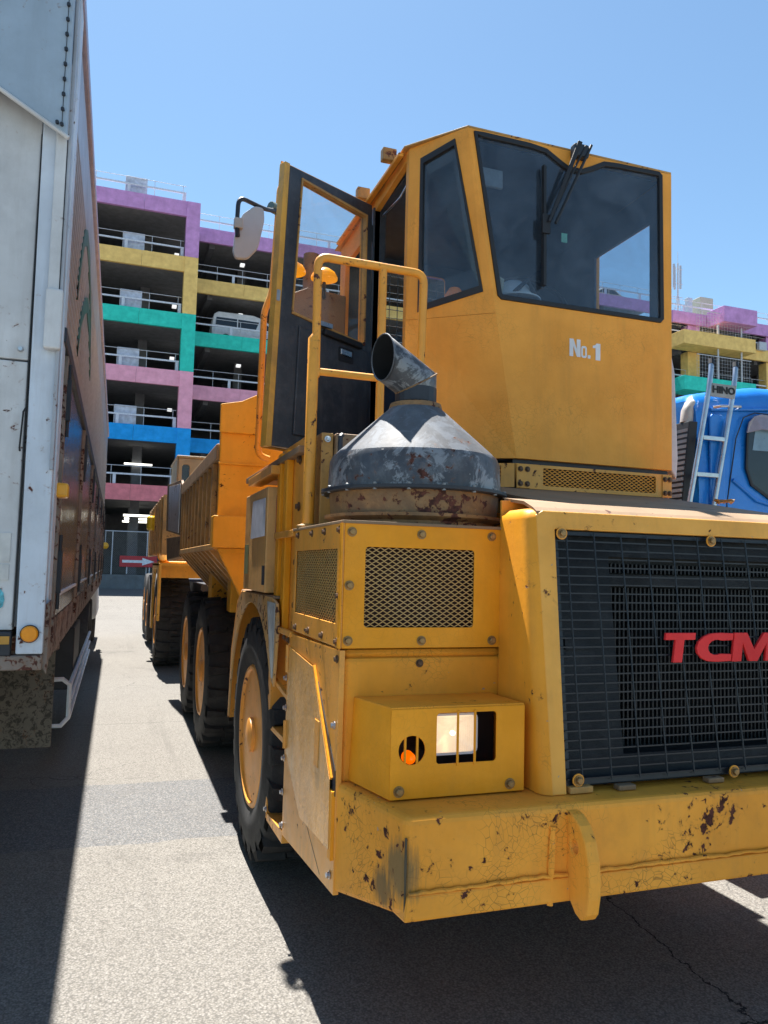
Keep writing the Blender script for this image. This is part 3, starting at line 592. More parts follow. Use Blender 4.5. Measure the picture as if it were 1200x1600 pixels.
gd = TR.part('side_guard', G().tube([(-0.7, 6.6, 0.66), (-0.35, 6.6, 0.67), (-0.30, 6.65, 0.62), (-0.30, 6.65, 0.36), (-0.35, 6.6, 0.31), (-0.6, 6.6, 0.31)], 0.018, 10), TP, smooth=True)
for z in (0.36, 0.48, 0.61): TR.part('guard_pipe', G().rod((-0.30, 6.65, z), (-0.30, 11.6, z), 0.018), TP, gd, smooth=True)
TR.part('toolbox', G().box((-0.75, 7.5, 0.45), (-0.32, 8.6, 1.0)), DARK, bevel=0.01)
TR.part('air_tank', G().lathe((-0.55, 5.9, 0.98), [(0.0, 0.12), (0.9, 0.12)], 'Y', 16), TRUST, smooth=True)

# ================================================================= YELLOW DUMP TRUCK
XC = 2.17
DT = Thing('dump_truck', 'yellow articulated dump truck with its cab door open, in the foreground', 'dump truck', (XC, 6.0, 0))
mirx = lambda x: 2 * XC - x
# ---- wheels
def lug_mesh(R_, w_):
    g = G(); h = 0.035; a = 0.052
    pts = [(0.0, a * 0.9), (w_ * 0.34, a * 0.55), (w_ * 0.60, a * 0.42)]
    for (x0, a0), (x1, a1) in zip(pts, pts[1:]):
        g.add([(x0, -a0, R_ - 0.02), (x1, -a1, R_ - 0.012), (x1, a1, R_ - 0.012), (x0, a0, R_ - 0.02),
               (x0 + 0.01, -a0 * 0.75, R_ + h - 0.012), (x1, -a1 * 0.75, R_ + h), (x1, a1 * 0.75, R_ + h), (x0 + 0.01, a0 * 0.75, R_ + h - 0.012)],
              [(4, 5, 6, 7), (0, 1, 5, 4), (2, 3, 7, 6), (3, 0, 4, 7), (1, 2, 6, 5)])
    # shoulder drop
    g.add([(0, -a * 0.9, R_ - 0.02), (0, a * 0.9, R_ - 0.02), (0.01, a * 0.68, R_ + h - 0.012), (0.01, -a * 0.68, R_ + h - 0.012), (-0.004, -a * 0.8, R_ - 0.085), (-0.004, a * 0.8, R_ - 0.085)],
          [(0, 1, 2, 3), (4, 5, 1, 0), (3, 2, 5, 4)])
    return make_mesh('lug', g, TYRE)
def wheel(T, x, y, R_, w_, s, rimr=0.36, nl=22, detail=True, rot=0.0):
    """x outer face; s = +1 when the outside faces -X"""
    X = lambda d: x + s * d
    rim = T.part('wheel', G().lathe((0, y, R_), [(X(0.015), rimr + 0.03), (X(0.0), rimr + 0.015), (X(0.0), rimr), (X(0.05), rimr - 0.03), (X(0.09), rimr - 0.05), (X(0.11), rimr * 0.62), (X(0.06), rimr * 0.5), (X(0.05), rimr * 0.42), (X(0.05), 0.10), (X(-0.005), 0.09), (X(-0.015), 0.05)], 'X', 40), RIM, smooth=True)
    Rb = R_ - 0.035
    prof = [(X(0.02), rimr + 0.01), (X(-0.005), rimr + 0.05), (X(-0.012), rimr + 0.12), (X(-0.004), Rb - 0.07), (X(0.01), Rb - 0.02), (X(0.05), Rb),
            (X(w_ - 0.05), Rb), (X(w_ - 0.01), Rb - 0.02), (X(w_), Rb - 0.08), (X(w_), rimr), (X(w_ * 0.6), rimr - 0.02)]
    ty = T.part('tyre', G().lathe((0, y, R_), prof, 'X', 48, False), TYRE, rim, smooth=True)
    if detail:
        me = lug_mesh(Rb, w_)
        for i in range(nl):
            a = 2 * math.pi * (i + rot) / nl
            ob = T.inst('lug', me, (x, y, R_), (a, 0, 0), ty, (s, 1, 1))
        g = G()
        for i in range(nl):
            a = 2 * math.pi * (i + 0.5 + rot) / nl; ca, sa = math.cos(a), math.sin(a)
            base = [(X(w_ - 0.02), -0.045), (X(w_ * 0.42), -0.025), (X(w_ * 0.42), 0.025), (X(w_ - 0.02), 0.045)]
            f = lambda px, py, pz: (px, y + py * ca - pz * sa, R_ + py * sa + pz * ca)
            g.hexa([f(px, py, Rb - 0.015) for px, py in base], [f(px, py * 0.8, Rb + 0.03) for px, py in base])
        T.part('inner_tread', g, TYRE, ty, kind='stuff')
    bm_ = B_ST
    for i in range(10):
        a = 2 * math.pi * i / 10
        T.inst('wheel_nut', bm_, (X(0.045), y + 0.17 * math.cos(a), R_ + 0.17 * math.sin(a)), (0, 0, R(-90) * s), rim)
    return rim
for yy, rr in ((4.35, 0.66), (7.05, 0.655), (8.62, 0.655)):
    wheel(DT, 0.748, yy, rr, 0.46, 1, rot=yy)
    wheel(DT, mirx(0.748), yy, rr, 0.46, -1, rot=yy)
for yy in (4.42, 7.05, 8.62): DT.part('axle', G().rod((1.1, yy, 0.655), (mirx(1.1), yy, 0.655), 0.11), DARK)
# ---- bumper
g = G()
lo = [(0.755, 3.0, 0.47), (0.755, 2.60, 0.49), (0.853, 2.185, 0.572), (mirx(0.853), 2.185, 0.572), (mirx(0.755), 2.60, 0.49), (mirx(0.755), 3.0, 0.47)]
hi = [(a, b, 0.86) for a, b, c in lo]
g.hexa(lo, hi)
BMP = DT.part('bumper', g, Y_bump, bevel=0.022, seg=3)
# folded lower lip and weld seams
DT.part('bumper_lip', G().hexa([(0.848, 2.30, 0.55), (0.845, 2.168, 0.566), (mirx(0.845), 2.168, 0.566), (mirx(0.848), 2.30, 0.55)],
                            [(0.858, 2.30, 0.645), (0.858, 2.172, 0.640), (mirx(0.858), 2.172, 0.640), (mirx(0.858), 2.30, 0.645)]), Y_bump, BMP, bevel=0.008)
def wob_seam(a, b, r, n=24, amp=0.003):
    A, B = Vector(a), Vector(b)
    return G().tube([A.lerp(B, i / n) + Vector((0, 0, random.uniform(-amp, amp))) for i in range(n + 1)], [r * random.uniform(0.8, 1.3) for _ in range(n + 1)], 6)
DT.part('weld_seam', wob_seam((0.86, 2.176, 0.645), (1.40, 2.176, 0.648), 0.006), Y_bump, BMP, smooth=True)
DT.part('weld_seam', wob_seam((1.47, 2.176, 0.648), (2.87, 2.176, 0.645), 0.006, 50), Y_bump, BMP, smooth=True)
DT.part('weld_seam', wob_seam((1.338, 2.178, 0.562), (1.348, 2.178, 0.80), 0.009, 12), Y_bump, BMP, smooth=True)
DT.part('corner_weld', wob_seam((0.853, 2.188, 0.585), (0.853, 2.188, 0.80), 0.0035, 10), plain('bare_edge', (0.06, 0.05, 0.03), 0.6), BMP, smooth=True)
def hook(xc):
    prof = [(2.20, 0.845), (2.155, 0.838), (2.115, 0.815), (2.085, 0.775), (2.066, 0.72), (2.060, 0.66), (2.062, 0.61), (2.072, 0.562), (2.088, 0.542), (2.11, 0.532), (2.14, 0.542), (2.20, 0.60)]
    DT.part('tow_hook', G().plate([(a, b) for a, b in prof], [circ(2.145, 0.742, 0.021)], PX(xc - 0.022, xc + 0.022)), Y_bump, bevel=0.006)
hook(1.425); hook(mirx(1.425))
# ---- lower nose panels and light boxes, both sides share the builder
def nose_side(S_):
    f = (lambda x: x) if S_ == 1 else mirx
    DT.part('nose_panel', G().box((f(0.771), 2.612, 0.85), (f(1.60), 3.0, 1.285)).box((f(0.776), 2.63, 1.28), (f(1.60), 3.0, 1.314)), Y_nose, bevel=0.016)
    # light box
    o = [(0.855, 0.866), (1.337, 0.866), (1.337, 1.150), (0.855, 1.150)]
    hole1 = circ(0.928, 1.019, 0.046, 24); hole2 = rrect(1.014, 1.230, 0.970, 1.133, 0.012)
    fy = 2.345
    mm = lambda l: [(f(a), b) for a, b in l]
    lb = DT.part('light_box', G().plate(mm(o), [mm(hole1), mm(hole2)], PY(fy, fy + 0.006)), Y_box, bevel=0.002)
    DT.part('box_side', G().hexa([(f(0.797), 2.61, 0.866), (f(0.855), fy + 0.007, 0.866), (f(0.861), fy + 0.007, 0.866), (f(0.803), 2.61, 0.866)],
                               [(f(0.810), 2.61, 1.144), (f(0.855), fy + 0.007, 1.150), (f(0.861), fy + 0.007, 1.150), (f(0.816), 2.61, 1.144)]), Y_box, lb)
    DT.part('box_top', G().hexa([(f(0.810), 2.61, 1.142), (f(0.855), fy + 0.004, 1.148), (f(1.337), fy + 0.004, 1.148), (f(1.337), 2.61, 1.142)],
                              [(f(0.810), 2.61, 1.150), (f(0.855), fy + 0.004, 1.156), (f(1.337), fy + 0.004, 1.156), (f(1.337), 2.61, 1.150)]), Y_nose, lb, bevel=0.003)
    DT.part('box_side', G().box((f(1.331), fy + 0.007, 0.866), (f(1.337), 2.61, 1.147)), Y_box, lb)
    DT.part('box_lining', G().box((f(0.87), 2.55, 0.87), (f(1.325), 2.56, 1.14)), DARK, lb)
    DT.part('box_floor', G().box((f(0.87), fy + 0.01, 0.868), (f(1.325), 2.55, 0.872)), DARK, lb)
    for xx in (1.088, 1.150): DT.part('guard_bar', G().rod((f(xx), fy - 0.001, 0.962), (f(xx), fy - 0.001, 1.14), 0.0045, n=8), Y_box, lb)
    for xx in (0.906, 0.948): DT.part('guard_bar', G().rod((f(xx), fy + 0.006, 0.970), (f(xx), fy + 0.006, 1.068), 0.0045, n=8), Y_box, lb)
    hl = DT.part('headlight', G().plate(mm(rrect(1.016, 1.190, 0.978, 1.128, 0.02)), [], PY(2.458, 2.50)), RUB, lb, bevel=0.006)
    for xx, zz in ((0.885, 0.892), (1.282, 0.892)):
        DT.inst('bolt', B_BIG, (f(xx), fy, zz), ROT_F, scale=(1.05, 1.05, 1.05))
    return lb, f
lb, f = nose_side(1); nose_side(-1)
# lamps (lit on the left as in the photograph, same on the right)
LENS = glass('headlamp_lens', (0.95, 0.93, 0.9), 0.08, 0.1)
REFL = plain('lamp_reflector', (0.80, 0.74, 0.64), 0.35, 0.15, emit=(1.0, 0.72, 0.46), es=0.20, bmp=0.3, sc=14)
BULB = plain('lit_bulb', (1, 0.9, 0.7), 0.3, emit=(1.0, 0.75, 0.4), es=3.0)
AMB = plain('lit_amber', (0.9, 0.25, 0.0), 0.25, emit=(1.0, 0.13, 0.0), es=0.35)
for f in ((lambda x: x), mirx):
    gg = G(); n1, n2 = 16, 12
    for a_ in range(n1 + 1):
        for b_ in range(n2 + 1):
            u_, v_ = 2 * a_ / n1 - 1, 2 * b_ / n2 - 1
            gg.v.append((f(1.101 + 0.082 * u_), 2.452 - 0.042 * max(u_ * u_, v_ * v_), 1.051 + 0.061 * v_))
            if a_ and b_: q_ = a_ * (n2 + 1) + b_; gg.f.append((q_, q_ - 1, q_ - n2 - 2, q_ - n2 - 1))
    DT.part('lamp_dish', gg, REFL, smooth=True)
    DT.part('lamp_rim', G().plate([(f(a), b) for a, b in rrect(1.012, 1.190, 0.982, 1.120, 0.02)], [[(f(a), b) for a, b in rrect(1.020, 1.182, 0.990, 1.112, 0.016)]], PY(2.404, 2.412)), WHITE, bevel=0.001)
    gg = G(); nx_ = 36
    for i in range(nx_ + 1):
        u_ = 1.020 + 0.162 * i / nx_; d_ = 2.398 + 0.0022 * (i % 2) + 0.014 * (2 * i / nx_ - 1) ** 2
        gg.v += [(f(u_), d_, 0.988), (f(u_), d_ - 0.006, 1.02), (f(u_), d_ - 0.007, 1.07), (f(u_), d_, 1.108)]
        if i: gg.f += [tuple((i - 1) * 4 + q for q in (k_, k_ + 1)) + tuple(i * 4 + q for q in (k_ + 1, k_)) for k_ in range(3)]
    DT.part('lamp_glass', gg, LENS)
    DT.part('lamp_bulb', G().lathe((f(1.100), 2.408, 1.053), [(-0.004, 0.004), (0.0, 0.008), (0.008, 0.008)], 'Y', 12), BULB)
    DT.part('indicator_lamp', G().lathe((f(0.940), 2.40, 0.982), [(-0.03, 0.003), (-0.025, 0.012), (-0.01, 0.019), (0.02, 0.021)], 'Y', 20), AMB, smooth=True)
# ---- filter box with mesh windows (left)
fr_hole = rrect(0.836, 1.262, 1.391, 1.676, 0.012)
FB = DT.part('filter_box', G().plate([(0.757, 1.318), (1.372, 1.318), (1.372, 1.760), (0.757, 1.760)], [fr_hole], PY(2.600, 2.606)), Y_box, bevel=0.002)
DT.part('mesh_grille', expanded(0.832, 1.266, 1.387, 1.680, 0.0305, 0.0098, lambda u, v, w_: (u, 2.608 + w_, v), 0.0034), paint('mesh_tan', (0.55, 0.33, 0.10), 0.5, dirt=0.4, dirtcol=(0.4, 0.33, 0.2), rust=0.2), FB, kind='stuff')
DT.part('mesh_backing', G().box((0.80, 2.66, 1.33), (1.30, 2.67, 1.74)), plain('brown_dark', (0.035, 0.012, 0.006), 0.8), FB)
sd_hole = rrect(2.665, 3.34, 1.400, 1.668, 0.01)
FBS = DT.part('filter_box_side', G().plate([(2.598, 1.318), (3.372, 1.318), (3.372, 1.758), (2.598, 1.758)], [sd_hole], PX(0.750, 0.756)), Y_side, bevel=0.002)
DT.part('mesh_grille', expanded(2.66, 3.345, 1.396, 1.672, 0.034, 0.0098, lambda u, v, w_: (0.758 + w_, u, v), 0.0028), MATS['mesh_tan'], FBS, kind='stuff')
DT.part('mesh_backing', G().box((0.80, 2.67, 1.33), (0.81, 3.34, 1.74)), plain('brown_dark2', (0.10, 0.055, 0.02), 0.8), FBS)
DT.part('box_lid', G().box((0.746, 2.594, 1.757), (1.60, 3.42, 1.768)), HOODTOP, bevel=0.002)
DT.part('box_rear_wall', G().box((0.757, 3.372, 1.318), (1.60, 3.38, 1.757)), Y_side)
DT.part('corner_angle', G().box((0.744, 2.593, 1.318), (0.749, 2.62, 1.757)), Y_box)
for xx, zz in ((0.783, 1.727), (1.048, 1.727), (1.332, 1.730), (0.778, 1.538), (0.778, 1.345), (1.055, 1.344), (1.338, 1.343)):
    DT.inst('bolt', B_BIG, (xx, 2.600, zz), ROT_F)
DT.inst('bolt', B_DK, (1.055, 2.612, 1.262), ROT_F)
for yy, zz in ((2.64, 1.735), (2.85, 1.735), (3.05, 1.735), (3.30, 1.735), (2.64, 1.338), (2.85, 1.342), (3.07, 1.342), (2.63, 1.5), (3.3, 1.338)):
    DT.inst('bolt', B_DK, (0.750, yy, zz), ROT_L)
# ---- left lower side: panel with hatch, step channel
SP = DT.part('side_panel', G().plate([(2.598, 0.862), (2.598, 0.487), (2.62, 0.485), (3.44, 0.415), (3.44, 1.300), (2.598, 1.312)], [], PX(0.750, 0.770)), Y_side, bevel=0.002)
hat = [(3.38, 1.245), (2.93, 1.215), (2.635, 0.865), (2.625, 0.63), (3.08, 0.60), (3.40, 0.80)]
HT = DT.part('hatch_door', G().plate(hat, [], lambda u, v, w_: (0.7465 - (3.40 - u) * 0.010 + w_ * 0.003 - 0.003, u, v)), paint('hatch_yellow', (0.78, 0.38, 0.08), 0.22, dirt=0.3, streak=0.5, pale=0.4), bevel=0.001)
DT.part('hatch_edge', G().prism([(0.739, 2.935, 1.212), (0.749, 2.935, 1.212), (0.749, 2.925, 1.222), (0.739, 2.925, 1.222)], (0, -0.295, -0.350)), Y_box, HT)
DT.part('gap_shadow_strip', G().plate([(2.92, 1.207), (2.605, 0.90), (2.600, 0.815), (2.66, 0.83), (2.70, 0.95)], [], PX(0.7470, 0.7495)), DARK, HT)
DT.part('edge_bar', G().box((0.738, 2.605, 0.60), (0.750, 2.645, 0.83)), Y_box, HT)
DT.part('handle_recess', G().box((0.7355, 2.80, 0.86), (0.7385, 2.86, 1.03)), Y_side, HT, bevel=0.002)
DT.part('seam_line', G().prism([(0.7492, 3.40, 0.800), (0.7496, 3.40, 0.797), (0.7496, 3.40, 0.803)], (0, -0.62, -0.31)), DARK, SP)
for zz in (1.19, 0.86): DT.part('hinge', G().rod((0.742, 3.40, zz - 0.06), (0.742, 3.40, zz + 0.06), 0.010, n=8), Y_side, SP)
for yy, zz in ((3.42, 1.27), (3.44, 1.10), (3.43, 0.97), (3.43, 0.75), (3.44, 0.60), (3.43, 0.46), (2.62, 1.28), (2.63, 1.05), (2.64, 0.54), (3.80, 0.42), (3.80, 1.27), (3.5, 1.275)):
    DT.inst('bolt', B_ST if zz < 1.2 else B_DK, (0.748, yy, zz), ROT_L)
# boarding step channel
DT.part('step_channel', G().box((0.95, 3.44, 0.42), (0.96, 3.86, 1.32)), Y_side)
DT.part('channel_flange', G().plate([(3.80, 0.375), (3.86, 0.375), (3.86, 1.32), (3.80, 1.32)], [], PX(0.748, 0.95)), Y_side, bevel=0.002)
DT.part('step_tread', G().plate([(3.44, 0.375), (3.80, 0.365), (3.80, 0.40), (3.44, 0.43)], [], PX(0.750, 0.95)), Y_side, bevel=0.002)
DT.part('step_tread', G().box((0.752, 3.44, 0.80), (0.95, 3.80, 0.825)), Y_side, bevel=0.002)
DT.part('step_tread', G().plate([(3.44, 1.00), (3.80, 1.04), (3.80, 1.06), (3.44, 1.02)], [], PX(0.752, 0.77)), Y_side)
# ---- region above the step channel
DT.part('side_frame', G().box((0.80, 3.39, 1.30), (0.82, 3.96, 2.20)), Y_side, bevel=0.002)
for yy in (3.70, 3.86):
    DT.part('vertical_channel', G().box((0.765, yy - 0.035, 1.30), (0.80, yy + 0.035, 2.17)), Y_box, bevel=0.006)
DT.part('cross_strap', G().box((0.742, 3.40, 1.735), (0.762, 3.82, 1.765)), Y_side, bevel=0.003)
DT.part('cross_strap', G().box((0.742, 3.38, 1.285), (0.764, 3.86, 1.310)), Y_side, bevel=0.003)
for zz in (1.42, 1.62, 1.88, 2.10): DT.inst('bolt', B_DK, (0.798, 3.52, zz), ROT_L, scale=(1.5, 1.5, 1.5))
ex = DT.part('fire_extinguisher', G().lathe((0.80, 3.90, 1.72), [(0.0, 0.03), (0.01, 0.036), (0.24, 0.036), (0.27, 0.02), (0.30, 0.018)], 'Z', 16), plain('ext_red', (0.35, 0.03, 0.05), 0.35), smooth=True)
TBX = DT.part('control_box', G().box((0.728, 3.96, 1.460), (1.05, 4.65, 2.012)), paint('box_tan', (0.78, 0.42, 0.13), 0.4, dirt=0.35, streak=0.4), bevel=0.006)
DT.part('paper_notice', G().plate([(3.99, 1.755), (4.42, 1.750), (4.38, 1.962), (4.0, 1.955)], [], PX(0.7235, 0.7265)), PAPER, TBX)
DT.part('faded_label', G().box((0.7255, 4.50, 1.55), (0.7275, 4.63, 1.72)), GREENP, TBX)
DT.part('latch', G().box((0.716, 3.965, 1.50), (0.7275, 3.985, 1.60)), DARK, TBX)
# bracket shelf under the door
DT.part('platform_bracket', G().box((0.72, 3.84, 2.065), (0.80, 4.55, 2.11)), Y_side, bevel=0.004)
DT.part('platform', G().box((0.76, 3.40, 2.118), (1.42, 4.9, 2.15)), HOODTOP, bevel=0.003)
DT.part('heat_shield', G().box((0.90, 3.28, 1.770), (1.45, 3.42, 2.20)), BROWN, bevel=0.01)
DT.part('shield_post', G().box((0.84, 3.30, 1.770), (0.895, 3.40, 2.20)), Y_dirty, bevel=0.004)
for xx in (0.865, 1.0, 1.2): DT.inst('bolt', B_ST, (xx, 3.29, 2.17), ROT_F)
# ---- front fender (arched) left and right
def fender(S_):
    f = (lambda x: x) if S_ == 1 else mirx
    cy, cz, r = 4.40, 0.64, 0.735
    arc = [(cy + r * math.cos(R(a)), cz + r * math.sin(R(a)) * 1.02) for a in range(146, -1, -7)]
    out = arc + [(5.16, 0.60), (5.10, 1.05), (4.90, 1.38), (4.75, 1.443), (3.80, 1.443), (3.68, 1.42), (3.64, 1.30), (3.70, 1.02)]
    fo = DT.part('fender', G().plate(out, [], PX(f(0.738), f(0.752))), FEND if S_ == 1 else Y_side, bevel=0.003)
    DT.part('fender_top', G().box((f(0.742), 3.76, 1.436), (f(1.25), 4.80, 1.450)), HOODTOP, fo, bevel=0.004)
    g = G(); pr = None
    P2 = [(4.80, 1.437), (4.94, 1.37), (5.13, 1.05), (5.18, 0.60)]
    for (a, b), (c, d) in zip(P2, P2[1:]): g.hexa([(f(0.742), a, b), (f(1.25), a, b), (f(1.25), a + 0.012, b + 0.004), (f(0.742), a + 0.012, b + 0.004)], [(f(0.742), c, d), (f(1.25), c, d), (f(1.25), c + 0.012, d), (f(0.742), c + 0.012, d)])
    DT.part('fender_rear', g, Y_side, fo)
fender(1); fender(-1)
DT.part('fender_trim', G().plate([(3.70, 1.06), (3.74, 1.06), (3.86, 1.30), (3.90, 1.42), (3.70, 1.42)], [], PX(0.7345, 0.7375)), plain('bare_grey', (0.42, 0.45, 0.46), 0.4, var=0.3), bevel=0.001)
# right side mirrored lower walls
DT.part('side_panel', G().box((mirx(0.752), 2.6, 0.48), (mirx(0.772), 3.44, 1.30)), Y_side)
# ---- hood
hz0, hz1 = 0.862, 1.822
yb = lambda z: 2.275 + (z - 0.86) * 0.135         # leaning front plane
inner = [(1.462, 0.862 + 0.001), (mirx(1.462), 0.862 + 0.001), (mirx(1.480), 1.757), (1.480, 1.757)]
outer = [(1.405, 0.8615), (1.46, 0.8615), (1.480, 1.757), (mirx(1.480), 1.757), (mirx(1.46), 0.8615), (mirx(1.405), 0.8615), (mirx(1.405), 1.805), (mirx(1.435), 1.822), (1.435, 1.822), (1.405, 1.805)]
HF = DT.part('hood_front_frame', G().plate(outer, [], lambda u, v, w_: (u, yb(v) + w_ * 0.05, v)), paint('frame_yellow', (0.94, 0.43, 0.07), 0.42, spec=0.25, dirt=0.18, streak=0.15, rust=0.05), bevel=0.004)
for f in ((lambda x: x), mirx):
    def plan(z, ins=0.0, y0=0.0):
        b_ = yb(z) + y0
        return [(f(1.405 + ins), b_, z), (f(1.388 + ins), b_ + 0.008, z), (f(1.374 + ins), b_ + 0.024, z), (f(1.368 + ins), b_ + 0.045, z), (f(1.368 + ins), 2.599, z), (f(1.43 + ins), 2.599, z), (f(1.43 + ins), b_ + 0.02, z)]
    g = G(); A_, B_, C_, D_ = plan(0.8625), plan(1.79), plan(1.815, 0.008, 0.006), plan(1.83, 0.03, 0.025)
    n_ = len(A_); g.v += A_ + B_ + C_ + D_; g.f += [tuple(range(n_)), tuple(range(3 * n_, 4 * n_))]
    for r_ in range(3): g.f += [(r_ * n_ + i_, r_ * n_ + (i_ + 1) % n_, (r_ + 1) * n_ + (i_ + 1) % n_, (r_ + 1) * n_ + i_) for i_ in range(n_)]
    DT.part('hood_cheek', g, Y_nose, smooth=True)
    DT.part('engine_side', G().box((f(1.60), 2.60, 0.86), (f(1.612), 4.0, 1.86)), Y_nose)
# sloping top sheet
g = G()
prof = [(yb(1.822) + 0.004, 1.820), (yb(1.822) + 0.03, 1.836), (2.50, 1.862), (2.65, 1.885), (3.46, 2.028)]
for (ya, za), (yc, zc) in zip(prof, prof[1:]):
    x0, x1 = (1.41, mirx(1.41)) if ya < 2.6 else (1.56, mirx(1.56))
    g.hexa([(x0, ya, za - 0.012), (x1, ya, za - 0.012), (x1, yc, zc - 0.012), (x0, yc, zc - 0.012)], [(x0, ya, za), (x1, ya, za), (x1, yc, zc), (x0, yc, zc)])
DT.part('hood_top', g, HOODTOP)
DT.part('hood_lip', G().box((1.374, 2.60, 0.87), (1.62, 2.612, 1.87)), Y_side)
# ---- grille bars
GP = lambda x, z, d=0.0: (x, yb(z) + 0.012 + d, z)
hb = make_mesh('grille_bar', G().box((1.472, -0.0025, -0.0025), (mirx(1.472), 0.0025, 0.0025)), GRIL)
zz = 0.905; k = 0
while zz < 1.745:
    DT.inst('grille_bar', hb, GP(0, zz, random.uniform(-0.001, 0.001)), (R(random.uniform(-.1, .1)), 0, R(random.uniform(-0.04, 0.04)))); zz += 0.0312
for i in range(12):
    x_ = 1.53 + i * 0.1165
    DT.part('grille_upright', G().tube([GP(x_, 0.895, -0.004), GP(x_ + 0.004 * math.sin(i), 1.3, -0.004), GP(x_, 1.748, -0.004)], 0.0028, 6), GRIL)
DT.part('grille_surround', G().plate([(1.466, 0.885), (mirx(1.466), 0.885), (mirx(1.483), 1.752), (1.483, 1.752)], [[(1.486, 0.905), (mirx(1.486), 0.905), (mirx(1.500), 1.738), (1.500, 1.738)]], lambda u, v, w_: (u, yb(v) + 0.018 + w_ * 0.006, v)), GRIL)
DT.part('radiator_shroud', G().plate([(1.44, 0.87), (mirx(1.44), 0.87), (mirx(1.44), 1.78), (1.44, 1.78)], [[(1.735, 0.965), (2.70, 0.965), (2.70, 1.665), (1.735, 1.665)]], lambda u, v, w_: (u, yb(v) + 0.055 + w_ * 0.01, v)), SHRD)
DT.part('shroud_band', G().box((1.70, 2.44, 1.56), (2.98, 2.455, 1.60)), SHRD)
DT.part('radiator_core', G().box((1.68, 2.50, 0.90), (3.0, 2.52, 1.70)), plain('core_dark', (0.008, 0.01, 0.012), 0.6))
g = G(); x_ = 1.745
while x_ < 2.955:
    g.box((x_, 2.465, 0.96), (x_ + 0.007, 2.50, 1.55)); g.box((x_, 2.465, 1.605), (x_ + 0.007, 2.50, 1.64)); x_ += 0.019
DT.part('radiator_fins', g, plain('fin_dark', (0.009, 0.012, 0.016), 0.5), kind='stuff')
DT.part('hinge_tab', G().hexa([GP(1.52, 1.33, .035), GP(1.62, 1.33, .035), GP(1.62, 1.33, .045), GP(1.52, 1.33, .045)], [GP(1.52, 1.37, .035), GP(1.62, 1.37, .035), GP(1.62, 1.37, .045), GP(1.52, 1.37, .045)]), SHRD)
wmesh = make_mesh('washer', G().lathe((0, 0, 0), [(0.0, 0.022), (-0.004, 0.022)], 'Y', 20), Y_rail)
for xx, zz in ((1.505, 1.742), (2.17, 1.738), (2.84, 1.742), (1.506, 0.905), (2.165, 0.895), (2.83, 0.905)):
    p = GP(xx, zz, -0.012); DT.inst('washer', wmesh, p); DT.inst('bolt', B_BIG, (p[0], p[1] - 0.004, p[2]), ROT_F)
DT.part('grille_foot', G().box((1.47, 2.27, 0.863), (1.56, 2.30, 0.885)), Y_dirty, bevel=0.003)
for xx in (1.66, 2.04, 2.4, 2.75): DT.part('rusty_pad', G().box((xx, 2.265, 0.862), (xx + 0.07, 2.30, 0.880)), BROWN, bevel=0.004)
# badge letters
tilt = math.atan(0.135)
def badge(ch, x0, w_, parts, holes=()):
    """letter outline on a unit box, slanted"""
    z0, h = 1.285, 0.106
    def M(u, v, w2): return (x0 + w_ * u + 0.028 * v, yb(z0 + h * v) - 0.012 + 0.012 * w2, z0 + h * v)
    g = G()
    for pl in parts: g.plate(pl, [], M)
    return DT.part('badge_letter', g, RED, bevel=0.002)
badge('T', 1.885, 0.135, [[(0.0, 1.0), (0.0, 0.76), (0.34, 0.76), (0.34, 0.0), (0.64, 0.0), (0.64, 0.76), (1.0, 0.76), (1.0, 1.0)]])
cpts = []
for i in range(0, 13): a = R(35 + 290 * i / 12); cpts.append((0.5 + 0.5 * math.cos(a), 0.5 + 0.5 * math.sin(a)))
inn = []
for i in range(12, -1, -1): a = R(35 + 290 * i / 12); inn.append((0.56 + 0.24 * math.cos(a), 0.5 + 0.26 * math.sin(a)))
cpts[0] = (1.0, 0.98); cpts[-1] = (1.0, 0.02); inn[-1] = (1.0, 0.74); inn[0] = (1.0, 0.26)
cpts[1] = (0.62, 1.0); cpts[-2] = (0.62, 0.0)
badge('C', 2.030, 0.165, [cpts + inn])
badge('M', 2.200, 0.205, [[(0.0, 0.0), (0.0, 1.0), (0.30, 1.0), (0.50, 0.42), (0.70, 1.0), (1.0, 1.0), (1.0, 0.0), (0.78, 0.0), (0.78, 0.62), (0.60, 0.0), (0.40, 0.0), (0.22, 0.62), (0.22, 0.0)]])
# ---- air pre-cleaner: rusty drum, dark hood cone, elbow
cxp, cyp, rp = 1.165, 2.99, 0.365
CN = DT.part('precleaner_drum', G().lathe((cxp, cyp, 0), [(1.768, rp - 0.03), (1.785, rp - 0.03), (1.80, rp + 0.004), (1.812, rp + 0.006), (1.815, rp - 0.02), (1.90, rp - 0.012), (1.903, rp + 0.0)], 'Z', 64), RUSTCYL, smooth=True)
DT.part('drum_flange', G().lathe((cxp, cyp, 0), [(1.900, rp + 0.018), (1.904, rp + 0.022), (1.916, rp + 0.022), (1.918, rp - 0.01)], 'Z', 64), DARK, CN, smooth=True)
DT.part('cowl_band', G().lathe((cxp, cyp, 0), [(1.917, rp - 0.004), (2.035, rp - 0.010), (2.06, rp - 0.022), (2.062, rp - 0.03)], 'Z', 64, False), CONE, CN, smooth=True)
DT.part('cowl_cone', G().lathe((cxp, cyp, 0), [(2.058, rp - 0.024), (2.082, rp - 0.045), (2.268, 0.115), (2.278, 0.105)], 'Z', 32, False), CONE_W, CN, smooth=True)
DT.part('neck_ring', G().lathe((cxp, cyp, 0), [(2.262, 0.108), (2.278, 0.112), (2.292, 0.108), (2.294, 0.098)], 'Z', 32, False), RUSTCYL, CN, smooth=True)
